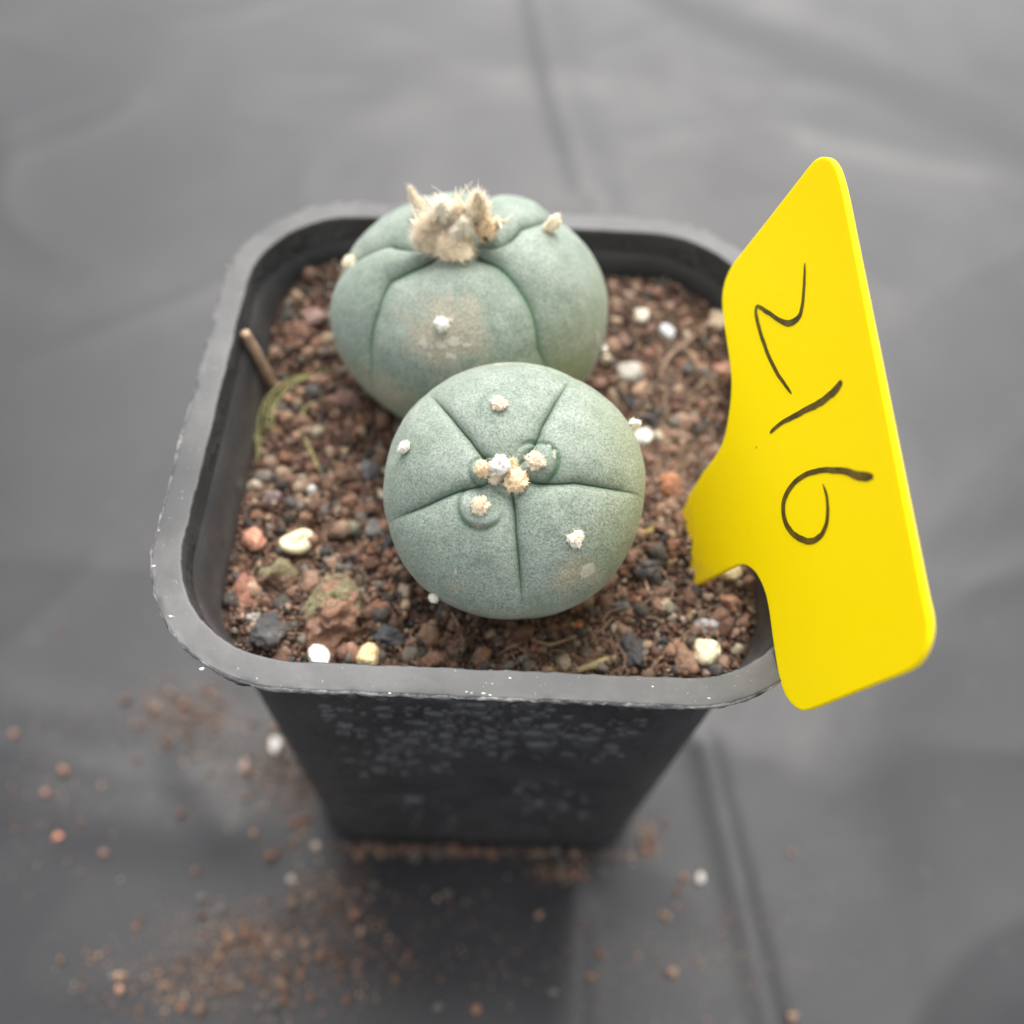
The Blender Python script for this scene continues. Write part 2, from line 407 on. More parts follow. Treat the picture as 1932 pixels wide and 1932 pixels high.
# ------------------------------------------------------------------ pot
pot = empty('plant_pot', (0, 0, 0))
tag(pot, 'square black plastic nursery pot with rounded corners and pale flat rim', 'plant pot')
def ring(a, r, z, jit=0, seed=0, jz=0):
    P = rsq(a, r, 46, 90); Q = np.c_[P, np.full(len(P), z)]
    if jit:
        nn = P/np.linalg.norm(P, axis=1)[:, None]
        j = jit*(vn(Q, 5, seed)*.35+vn(Q, 13, seed+1)*.4+vn(Q, 31, seed+2)*.35)
        Q[:, :2] += nn*j[:, None]; Q[:, 2] += jz*vn(Q, 7, seed+3)
    return Q
H = POT_H
rim = [ring(3.17, 1.29, H-.30), ring(3.178, 1.30, H-.03, .018, 3), ring(3.186, 1.305, H-.006, .02, 3), ring(3.20, 1.32, H, .02, 3), ring(3.215, 1.33, H+.001), ring(3.30, 1.42, H+.002), ring(3.40, 1.51, H+.002), ring(3.455, 1.56, H+.001, .01, 5), ring(3.475, 1.58, H, .03, 6, .006), ring(3.488, 1.60, H-.012, .04, 6, .012),
       ring(3.478, 1.59, H-.085, .03, 7, .012), ring(3.468, 1.59, H-.10, .03, 7, .012), ring(3.42, 1.54, H-.12), ring(3.18, 1.30, H-.13)]
nr = len(rim[0]); child('rim', *loft(rim), M_RIM, pot, attrs={'edge': np.repeat([.25, .3, .45, .3, .05, 0, 0, .25, .75, 1, .7, .4, 0, 0], nr)})
def half(d): return 3.20-.16*min(d, 1.0)-.34*max(0, d-1.0)/6.98
out = [ring(3.19, 1.31, H-.115)]
for z in np.linspace(H-.15, .35, 30):
    a = half(H-z); out.append(ring(a, 1.32-.4*(H-z)/H, z))
out += [ring(2.69, .90, .2), ring(2.66, .88, .08), ring(2.60, .83, .01), ring(2.45, .7, 0)]
child('outer_wall', *loft(out), M_OUT, pot)
inn = [ring(3.172, 1.29, H-.28), ring(3.145, 1.27, H-.33), ring(3.125, 1.25, H-.37)]
for z in np.linspace(H-.45, 6.0, 14): inn.append(ring(half(H-z)-.03, 1.27-.4*(H-z)/H, z))
child('inner_wall', *loft(inn), M_IN, pot)
bo = np.c_[rsq(2.5, .75, 22, 60), np.full(4*82, .05)]
child('base', np.concatenate([bo, [[0, 0, .05]]]), np.array([[i, (i+1) % len(bo), len(bo)] for i in range(len(bo))]), M_OUT, pot)
# beads of dried splashes and dew on the outside of the pot
rb = np.random.default_rng(77); parts = []
for i in range(620):
    z = H-.5-abs(rb.normal())*2.6; k = (H-z)/H; a = half(H-z)
    if z < .7: continue
    cx, cy = .9*math.sin(i*2.1)+rb.normal()*1.0, 0; 
    if abs(cx) > a-1.2: cx = rb.uniform(-(a-1.2), a-1.2)
    if vn(np.array([cx, z, 3.]), .9, 5) < -.25: continue
    s_ = min(.13, math.exp(rb.normal()*.5+math.log(.045))); V, F = ico(2)
    V = V*np.array([s_*rb.uniform(.9, 1.6), s_*.55, s_])*(1+.2*vn(V, 2, i)[:, None])
    parts.append((V+[cx, -a, z], F))
bd = child('splash_beads', *join(*parts), M_BEAD, pot); bd['kind'] = 'stuff'
# chips and splashes on the rim
for k, (px, py, s_) in enumerate([(912, 1308, .045), (925, 1311, .03), (962, 1279, .035), (1338, 1317, .035), (880, 1305, .03), (380, 1262, .05), (322, 1163, .05), (430, 502, .05), (300, 1000, .03), (735, 1308, .03), (1232, 1295, .03), (290, 1068, .04)]):
    p = at(px, py, H+.005); V, F = stone(900+k, 2, 9, 10, .25, (1, .6, .35))
    child('rim_chip', V*s_*.62+p-[0, 0, .004], F, plain('chip_%d' % k, (.42, .41, .39) if k not in (7, 8) else (.5, .32, .24)), pot)

# ------------------------------------------------------------------ soil
def soil_z(P):
    x, y = P[..., 0], P[..., 1]
    z = 6.85+.52*sstep(.4, 3.1, y)+.34*np.exp(-((x-2.25)**2+(y+.95)**2)/.6)
    Q = np.stack([x, y, 0*x], -1)
    return z+.07*fbm(Q, 1.3, 21, 2)+.035*fbm(Q, 5, 23, 3)
def in_pot(x, y, marg=.05):
    a, r = 3.0-marg, 1.14
    qx, qy = np.maximum(np.abs(x)-(a-r), 0), np.maximum(np.abs(y)-(a-r), 0)
    return qx*qx+qy*qy < r*r
n = 220; u = np.linspace(-1, 1, n); UX, UY = np.meshgrid(u, u)
# map the square grid to the rounded square so that its edge follows the wall
def squircle(UX, UY, a, r):
    m_ = np.maximum(np.abs(UX), np.abs(UY)); th = np.arctan2(UY, UX)
    c_, s_ = np.cos(th), np.sin(th); R_ = a/np.maximum(np.abs(c_), np.abs(s_))
    for _ in range(12):
        qx, qy = np.maximum(np.abs(R_*c_)-(a-r), 0), np.maximum(np.abs(R_*s_)-(a-r), 0)
        e = np.sqrt(qx*qx+qy*qy)-r; R_ = R_-np.maximum(e, 0)*.8
    return R_*c_*m_, R_*s_*m_
SX, SY = squircle(UX, UY, 3.02, 1.17)
SP = np.stack([SX, SY, 0*SX], -1); SP[..., 2] = soil_z(SP)
I = np.arange(n*n).reshape(n, n)
soil = empty('soil', (0, 0, 6.8))
tag(soil, 'reddish brown gritty soil filling the square pot', 'soil', kind='stuff')
child('soil_bed', SP.reshape(-1, 3), np.stack([I[:-1, :-1], I[:-1, 1:], I[1:, 1:], I[1:, :-1]], -1).reshape(-1, 4), M_SOIL, soil)

PAL = np.array([(.215, .105, .075), (.26, .14, .10), (.15, .075, .055), (.30, .185, .135), (.075, .072, .075), (.045, .046, .05), (.17, .155, .145), (.34, .24, .17), (.12, .065, .047), (.40, .34, .27)])
PAL = (PAL*1.22*.76+PAL.mean(1, keepdims=True)*.24*1.22)*np.array([1, .98, .86])
PW = np.array([.17, .14, .13, .12, .09, .07, .12, .09, .05, .02]); PW /= PW.sum()
def mass(n, sizes, sub, zf, pts, r):
    lib = [stone(3000+k, sub, 8, 10, .2) for k in range(8)]
    Vs, Fs, Cs, o = [], [], [], 0; which = r.integers(0, 8, n)
    for k in range(8):
        ix = np.where(which == k)[0]; V, F = lib[k]; m_ = len(ix)
        if not m_: continue
        q = r.normal(size=(m_, 4)); q /= np.linalg.norm(q, axis=1)[:, None]; a, b_, c_, d = q.T
        Rm = np.stack([1-2*(c_*c_+d*d), 2*(b_*c_-a*d), 2*(b_*d+a*c_), 2*(b_*c_+a*d), 1-2*(b_*b_+d*d), 2*(c_*d-a*b_), 2*(b_*d-a*c_), 2*(c_*d+a*b_), 1-2*(b_*b_+c_*c_)], 1).reshape(m_, 3, 3)
        p = np.c_[pts[ix, 0], pts[ix, 1], zf[ix]+sizes[ix]*r.uniform(0, .5, m_)]
        W = np.einsum('nij,vj->nvi', Rm, V)*sizes[ix][:, None, None]+p[:, None]
        Vs.append(W.reshape(-1, 3)); Fs.append((F[None]+(np.arange(m_)*len(V))[:, None, None]+o).reshape(-1, 3)); o += m_*len(V)
        cc = PAL[r.choice(len(PAL), m_, p=PW)]*r.uniform(.7, 1.25, m_)[:, None]; Cs.append(np.repeat(cc, len(V), 0))
    return np.concatenate(Vs), np.concatenate(Fs), np.concatenate(Cs)
def pot_points(n, r, marg=.05):
    P = r.uniform(-3.05, 3.05, (n*3+20, 2)); P = P[in_pot(P[:, 0], P[:, 1], marg)][:n]; return P
r = np.random.default_rng(11)
P = pot_points(2600, r, .06); sz = np.exp(r.normal(math.log(.070), .45, len(P))).clip(.025, .16)
V, F, C = mass(len(P), sz, 2, soil_z(np.c_[P, np.zeros(len(P))]), P, r)
child('small_grit', V, F, M_GRIT, soil, cols=C)['kind'] = 'stuff'
P = pot_points(36000, r, .02); sz = np.exp(r.normal(math.log(.023), .4, len(P))).clip(.009, .05)
PW = np.array([.12, .06, .26, .06, .05, .05, .05, .04, .29, .02])
V, F, C = mass(len(P), sz, 1, soil_z(np.c_[P, np.zeros(len(P))])+r.uniform(-.01, .06, len(P)), P, r)
child('crumbs', V, F, M_GRIT, soil, cols=C)['kind'] = 'stuff'
PW = np.array([.25, .15, .15, .1, .08, .06, .07, .08, .05, .01])
# fine root fibres matted into the soil
def fibre_mesh(n, r, cx=None):
    parts = []
    for i in range(n):
        if cx is not None: p = np.array([cx[0]+r.normal()*cx[2], cx[1]+r.normal()*cx[3]])
        else: p = pot_points(1, r, .3)[0] if True else None
        a = r.uniform(0, 6.28); L = r.uniform(.25, .9); k = 8; path = []; cur = p.copy()
        for j in range(k):
            if not in_pot(cur[0], cur[1], .06): break
            z = soil_z(np.array([cur[0], cur[1], 0.]))+.03+.07*math.sin(j/(k-1)*math.pi)*r.uniform(.3, 1.2)
            path.append([cur[0], cur[1], z]); a += r.normal()*.45; cur = cur+L/k*np.array([math.cos(a), math.sin(a)])
        if len(path) > 3:
            v_, f = tube(path, np.linspace(.009, .004, len(path))*r.uniform(.6, 1.5), 4, False); parts.append((v_, np.array(f)))
    return join(*parts)
child('root_fibre_mat', *fibre_mesh(300, r), M_ROOT, soil)['kind'] = 'stuff'
child('root_fibre_mat', *fibre_mesh(280, r, (2.2, .8, .45, .9)), M_ROOT, soil)['kind'] = 'stuff'
child('root_fibre_mat', *fibre_mesh(40, r, (1.0, -2.5, .7, .3)), M_ROOT, soil)['kind'] = 'stuff'

# ------------------------------------------------------------------ pebbles one can tell apart
LIB = [mesh('pebble', stone(100+k, 4, 12, 16, .24)[0], stone(100+k, 4, 12, 16, .24)[1]) for k in range(10)]
for me in LIB: me.materials.append(M_STONE)
PALELIB = [mesh('pale_pebble', stone(200+k, 4, 14, 9, .13)[0], stone(200+k, 4, 14, 9, .13)[1]) for k in range(5)]
for me in PALELIB: me.materials.append(M_PALE)
def place(o, p, size, rz, tilt=(0, 0)):
    o.location = Vector(p)*S; o.rotation_euler = (tilt[0], tilt[1], rz); o.scale = (size,)*3 if isinstance(size, (int, float)) else size
def soil_at(px, py, dz=0.0):
    z = 6.9
    for _ in range(6):
        p = at(px, py, z+dz); z = float(soil_z(np.array([p[0], p[1], 0.])))
    return np.array([p[0], p[1], z])
def px_cm(p):                    # centimetres per picture unit at a point
    return float((p-CAM) @ (-RC[:, 2]))/(FOC*1932)
RED, DRED, ORG, TAN, BEI, GRY, DGR, LGR, WHT, CRM, PNK, OLV, BRN = ((.27, .135, .085), (.15, .075, .055), (.46, .20, .10), (.42, .25, .16), (.46, .38, .30), (.16, .16, .165), (.058, .06, .066),
    (.42, .41, .40), (.82, .80, .74), (.78, .66, .42), (.52, .30, .22), (.36, .28, .11), (.20, .125, .085))
HERO = [  # px, py, width, height, colour, pale?, lift, label
 (1185, 705, 68, 48, (.44, .41, .36), 1, .3, 'flat beige grey stone right of the large cactus'),
 (1215, 827, 46, 38, WHT, 1, .5, 'white pebble touching the right edge of the small cactus'),
 (1265, 920, 58, 62, ORG, 0, .4, 'orange pebble between the small cactus and the yellow tag'),
 (1222, 1004, 38, 30, OLV, 0, .3, 'olive yellow stone chip below the orange pebble'),
 (1255, 626, 36, 36, (.6, .61, .62), 1, .5, 'round bluish white pebble behind the beige grey stone'),
 (1208, 597, 38, 34, (.66, .58, .46), 1, .4, 'cream pebble close to the large cactus on its right'),
 (1356, 606, 44, 54, (.5, .39, .28), 0, .5, 'beige pebble half hidden behind the upper tag edge'),
 (1366, 696, 46, 44, PNK, 0, .5, 'pinkish orange pebble touching the waist of the yellow tag'),
 (1194, 758, 44, 34, DGR, 0, .3, 'dark grey pebble under the flat beige grey stone'),
 (1237, 792, 42, 40, (.07, .072, .078), 0, .3, 'blackish pebble behind the white pebble at the small cactus'),
 (698, 886, 58, 50, (.18, .185, .20), 0, .4, 'blue grey pumice lump left of the small cactus'),
 (655, 756, 84, 46, (.30, .18, .15), 0, .25, 'dull pink stone beneath the left side of the large cactus'),
 (477, 1018, 52, 50, (.60, .30, .21), 0, .5, 'salmon pink pebble beside the left pot wall'),
 (580, 975, 32, 30, TAN, 0, .5, 'small tan pebble above the cream pebble with a hole'),
 (660, 998, 40, 40, (.24, .24, .17), 0, .4, 'greenish grey pebble between cream pebble and small cactus'),
 (708, 1002, 54, 46, (.20, .195, .19), 0, .4, 'mid grey pebble against the left side of the small cactus'),
 (507, 1196, 78, 84, (.085, .088, .092), 0, .45, 'angular charcoal stone in the front left corner of the pot'),
 (480, 1166, 34, 26, (.36, .34, .31), 0, 1.2, 'pale grey chip leaning on the angular charcoal stone'),
 (455, 1120, 56, 76, (.26, .12, .085), 0, .4, 'rusty red lava stone against the left pot wall'),
 (599, 1238, 48, 60, (.86, .85, .78), 1, 1.0, 'pointed white pebble at the front rim'),
 (697, 1240, 50, 50, (.80, .64, .36), 1, 1.0, 'oval cream yellow pebble at the front rim'),
 (730, 1195, 76, 50, (.10, .105, .115), 0, .35, 'dark grey oval stone behind the cream yellow pebble'),
 (764, 1120, 32, 38, BEI, 0, .5, 'beige pebble below the lower left side of the small cactus'),
 (716, 1150, 42, 42, (.34, .17, .11), 0, .4, 'orange brown pebble right of the mossy rock'),
 (810, 1246, 72, 46, (.36, .21, .15), 0, .4, 'tan orange stone at the front rim'),
 (1329, 1230, 62, 56, (.82, .72, .50), 1, .6, 'round cream disc pebble in the front right corner'),
 (1292, 1250, 62, 74, (.27, .17, .12), 0, .5, 'brown angular stone left of the cream disc pebble'),
 (1340, 1268, 36, 30, (.42, .29, .26), 0, .5, 'small mauve pink pebble in front of the cream disc'),
 (1196, 1222, 50, 72, (.075, .08, .088), 0, .45, 'elongated dark grey stone in front of the small cactus'),
 (1112, 1242, 62, 40, BRN, 0, .4, 'dull brown stone left of the elongated dark stone'),
 (1250, 1140, 52, 32, (.50, .41, .30), 0, .5, 'flat beige chip in front of the tag stem'),
 (1378, 1139, 50, 38, (.44, .25, .16), 0, .5, 'tan angular pebble below the tag stem'),
 (1335, 1182, 64, 30, (.33, .32, .32), 0, .4, 'light grey rough chip behind the cream disc pebble'),
 (1376, 1080, 50, 36, (.58, .48, .28), 1, .5, 'yellowish cream pebble in the shade of the tag'),
 (988, 1244, 26, 26, (.36, .36, .36), 0, .5, 'little light grey pebble at the middle of the front rim'),
 (590, 925, 24, 22, (.5, .5, .5), 1, .5, 'tiny pale grey pebble left of the blue grey pumice'),
 (515, 942, 42, 34, (.26, .20, .20), 0, .4, 'mauve pebble near the left pot wall'),
 (590, 600, 50, 40, (.34, .22, .19), 0, .5, 'pinkish brown stone beside the large cactus on its left'),
 (1090, 1188, 30, 26, (.44, .16, .07), 0, .5, 'small bright orange pebble under the small cactus'),
 (1225, 1070, 66, 46, (.09, .088, .09), 0, .3, 'blackish stone left of the tag stem'),
]
taken = []
for k, (px, py, wd, ht, col, pale, lift, lab) in enumerate(HERO):
    p = soil_at(px, py); s_ = px_cm(p); a, b_ = wd*s_*.5, ht*s_*.5*1.12; c_ = min(a, b_)*.8
    me = (PALELIB if pale else LIB)[k % (5 if pale else 10)]
    o = ob('pebble', me, None)
    ext = np.abs(np.array([v_.co for v_ in me.vertices])/S).max(0)
    p2 = soil_at(px, py, lift*c_); p2[2] += lift*c_
    place(o, p2, (a/ext[0], b_/ext[1], c_/ext[2]), 0, (random.uniform(-.2, .2), random.uniform(-.2, .2)))
    o.rotation_euler[2] = random.choice([0, math.pi])+random.uniform(-.15, .15); o.color = (*col, 1)
    tag(o, lab, 'pebble'); taken.append((px, py, .5*max(wd, ht)))

# cream pebble with a hole: a bent ring
p = soil_at(558, 1025, .08); s_ = px_cm(p); th = np.linspace(0, 2*math.pi, 40, endpoint=False)
path = np.stack([np.cos(th)*.135, np.sin(th)*.068+.015*np.cos(2*th), .015*np.sin(th*2)], 1)
rad = .078+.018*np.cos(th-.4)
ca, sa = math.cos(.35), math.sin(.35)
V = []
for i in range(40):
    tn = np.array([-math.sin(th[i]), math.cos(th[i])*.6, 0]); tn /= np.linalg.norm(tn); nn = np.array([tn[1], -tn[0], 0])
    for j in range(14):
        f_ = 2*math.pi*j/14; V.append(path[i]+rad[i]*(nn*math.cos(f_)+np.array([0, 0, .85])*math.sin(f_)))
V = np.array(V); V = V*(1+.06*fbm(V, 9, 4)[:, None]); V[:, :2] = np.c_[V[:, 0]*ca-V[:, 1]*sa, V[:, 0]*sa+V[:, 1]*ca]
F = np.array([[i*14+j, ((i+1) % 40)*14+j, ((i+1) % 40)*14+(j+1) % 14, i*14+(j+1) % 14] for i in range(40) for j in range(14)])
o = ob('pebble', mesh('ring_pebble', V, F), M_PALE); o.location = Vector(p+[0, 0, .10])*S; o.color = (.76, .68, .46, 1)
tag(o, 'cream ring shaped pebble with a small dark hole', 'pebble'); taken.append((558, 1025, 40))

# mossy rock and mossy clod
def moss_on(rock, V, n_, mat_list, cond, r, L=.03):
    nr = V/np.linalg.norm(V, axis=1)[:, None]
    idx = np.where(cond)[0]
    for name, mm, share in mat_list:
        k = r.choice(idx, int(n_*share)); base = V[k]+r.normal(size=(len(k), 3))*.008
        d = nr[k]+r.normal(size=(len(k), 3))*.7
        hv, hf = hairs(base, d, r.uniform(.4, 1.2, len(k))*L, .0065, r, .5)
        q = ob(name, mesh(name, hv, hf), mm, rock); q['kind'] = 'stuff'
def big_rock(px, py, wd, ht, dp, seed, col, lab, moss, lift):
    p = soil_at(px, py, lift); s_ = px_cm(p); V, F = stone(seed, 5, 14, 18, .22)
    V = V/np.abs(V).max(0)*np.array([wd*s_/2, ht*s_/2*1.1, dp]); V *= (1+.10*fbm(V, 6, seed+2)+.05*fbm(V, 18, seed+3))[:, None]
    o = ob('mossy_rock', mesh('mossy_rock', V, F), M_STONE); o.location = Vector(p+[0, 0, lift])*S; o.color = (*col, 1)
    tag(o, lab, 'rock'); r_ = np.random.default_rng(seed)
    moss_on(o, V, moss, [('moss', M_MOSS, .75), ('moss', M_MOSSG, .25)], (V[:, 1] > -.03+.26*vn(V, 4, 9)) & (fbm(V, 9, 41) > -.3) & (V[:, 2] > -.1), r_)
    taken.append((px, py, .45*max(wd, ht))); return o
big_rock(630, 1158, 128, 158, .38, 312, (.27, .155, .105), 'large rusty orange rock with pale green moss on top', 5200, .12)
big_rock(527, 1092, 92, 76, .24, 318, (.15, .09, .06), 'brown soil clod with a film of green moss on it', 2200, .06)

# 230 smaller grains of the soil that can be picked out
CLS = [('brick red lava grit', RED, .30), ('dark brown lava grit', DRED, .2), ('blackish grit grain', DGR, .16), ('mid grey grit grain', (.19, .18, .175), .12), ('tan pink grit grain', (.40, .25, .19), .14), ('pale beige grit grain', (.50, .43, .34), .08)]
MARKS = [(1185, 705, 'flat beige grey stone'), (1265, 920, 'orange pebble'), (1255, 626, 'bluish white pebble'), (1366, 696, 'waist of the yellow tag'), (1237, 792, 'blackish pebble'), (698, 886, 'blue grey pumice'), (655, 756, 'dull pink stone'),
         (477, 1018, 'salmon pink pebble'), (558, 1025, 'ring shaped pebble'), (708, 1002, 'mid grey pebble'), (507, 1196, 'angular charcoal stone'), (455, 1120, 'rusty red lava stone'), (630, 1160, 'large mossy rock'), (527, 1092, 'mossy clod'), (697, 1242, 'cream yellow pebble'), (764, 1120, 'beige pebble'),
         (810, 1246, 'tan orange stone'), (1329, 1230, 'cream disc pebble'), (1196, 1222, 'elongated dark stone'), (1112, 1242, 'dull brown stone'), (1250, 1140, 'flat beige chip'), (1378, 1139, 'tan angular pebble'), (1225, 1070, 'foot of the yellow tag'), (515, 942, 'mauve pebble'), (590, 600, 'pinkish brown stone'), (500, 700, 'dry stick'), (505, 800, 'green strands'), (585, 850, 'yellowish root'), (1300, 650, 'forked root'), (968, 1190, 'front of the small cactus')]
def near(px, py, marks): return min(marks, key=lambda a: (a[0]-px)**2+(a[1]-py)**2)[2]
SIZE = {20: 'tiny', 24: 'tiny', 28: 'small', 34: 'medium', 42: 'large'}
r = np.random.default_rng(5); cnt = 0
while cnt < 235:
    px, py = r.uniform(400, 1460), r.uniform(500, 1275)
    if (px-968)**2+(py-922)**2 < 215**2 or ((px-883)/240)**2+((py-580)/180)**2 < 1: continue
    if px > 1375 and py < 1050: continue
    if py > 1225+.05*(px-600)*0+20: continue
    if any((px-a)**2+(py-b_)**2 < (c_+8)**2 for a, b_, c_ in taken): continue
    p = soil_at(px, py)
    if not in_pot(p[0], p[1], .18): continue
    wd = r.choice([20, 24, 28, 34, 42], p=[.18, .22, .26, .21, .13]); taken.append((px, py, wd*.4))
    s_ = px_cm(p)*wd*.5; lab, col, _ = CLS[r.choice(6, p=[c_[2] for c_ in CLS])]
    o = ob('grit_grain', LIB[r.integers(10)], None)
    place(o, p+[0, 0, s_*.35], (s_*r.uniform(.85, 1.15), s_*r.uniform(.8, 1.1), s_*r.uniform(.8, 1.1)), r.uniform(0, 6.28), (r.uniform(-.5, .5), r.uniform(-.5, .5)))
    k = r.uniform(.65, 1.1); o.color = (col[0]*k, col[1]*k, col[2]*k, 1)
    tag(o, '%s %s in the soil by the %s' % (SIZE[int(wd)], lab, near(px, py, MARKS)), 'grit', 'loose grit on the potting soil'); cnt += 1

# sticks, strands and roots
def strand(name, pts, rad, m_, lab, cat, sides=8, wob=.01, group=None):
    pts = np.array(pts, float); k = 26; u = np.linspace(0, len(pts)-1, k)
    path = np.stack([np.interp(u, np.arange(len(pts)), pts[:, i]) for i in range(3)], 1)
    for _ in range(4): path[1:-1] = (path[:-2]+2*path[1:-1]+path[2:])/4
    path += wob*np.stack([vn(path, 5, 1), vn(path, 5, 2), vn(path, 5, 3)*.5], 1)
    V, F = tube(path, np.interp(np.linspace(0, 1, k), np.linspace(0, 1, len(rad)), rad), sides)
    o = ob(name, mesh(name, V-path[0], F), m_); o.location = Vector(path[0])*S
    return tag(o, lab, cat, group)
a = at(462, 628, 7.86); b_ = soil_at(515, 722)
strand('dry_stick', [b_+[0, 0, -.05], (a+b_)/2+[0, 0, .03], a], [.052, .058, .06, .055], M_STRAW, 'pale dry stick leaning against the left pot wall', 'stick', 10, .012)
AL = [[(500, 830), (508, 770), (530, 735), (580, 715), (640, 698)], [(512, 826), (516, 775), (540, 740), (590, 712), (625, 704)], [(520, 822), (522, 780), (548, 742), (600, 708)], [(490, 880), (484, 820), (492, 780)], [(494, 868), (490, 810), (503, 765), (530, 730)]]
for pl in AL:
    strand('green_strand', [soil_at(x, y)+[0, 0, .10+.05*math.sin(i*1.3)] for i, (x, y) in enumerate(pl)], [.007, .011, .006], M_ALGA, 'thin olive green strand curving below the dry stick', 'strand', 6, .02, 'green strands under the dry stick')
strand('root', [soil_at(x, y)+[0, 0, .07] for x, y in [(645, 755), (580, 770), (562, 805), (585, 850), (608, 900)]], [.008, .018, .012], M_ALGA, 'thin yellowish root bending below the dull pink stone', 'root', 6)
strand('root', [soil_at(x, y)+[0, 0, .10] for x, y in [(1240, 720), (1262, 680), (1300, 650), (1340, 615)]], [.02, .028, .02], M_ROOT, 'light brown forked root beside the flat beige grey stone', 'root', 6)
strand('root', [soil_at(x, y)+[0, 0, .08] for x, y in [(1290, 660), (1330, 720), (1365, 770)]], [.02, .024, .012], M_ROOT, 'brown root running down towards the tag waist', 'root', 6)
strand('root', [soil_at(x, y)+[0, 0, .06] for x, y in [(850, 1160), (868, 1190), (875, 1225)]], [.016, .022, .012], M_ROOT, 'short reddish root below the small cactus', 'root', 6)
strand('root', [soil_at(x, y)+[0, 0, .08] for x, y in [(1210, 1085), (1222, 1120), (1198, 1140)]], [.012, .02, .01], M_STRAW, 'straw coloured root curl below the small cactus on its right', 'root', 6)
strand('root', [soil_at(x, y)+[0, 0, .07] for x, y in [(1000, 1212), (1040, 1222), (1090, 1205)]], [.012, .022, .012], M_ROOT, 'brown root lying between the small cactus and the front rim', 'root', 6)
strand('dry_leaf', [soil_at(x, y)+[0, 0, .07] for x, y in [(1085, 1270), (1125, 1258), (1162, 1245)]], [.03, .055, .012], plain('dry_leaf', (.36, .29, .15), .8, .4, 400), 'withered straw yellow leaf bit at the front rim', 'leaf', 7, .03)

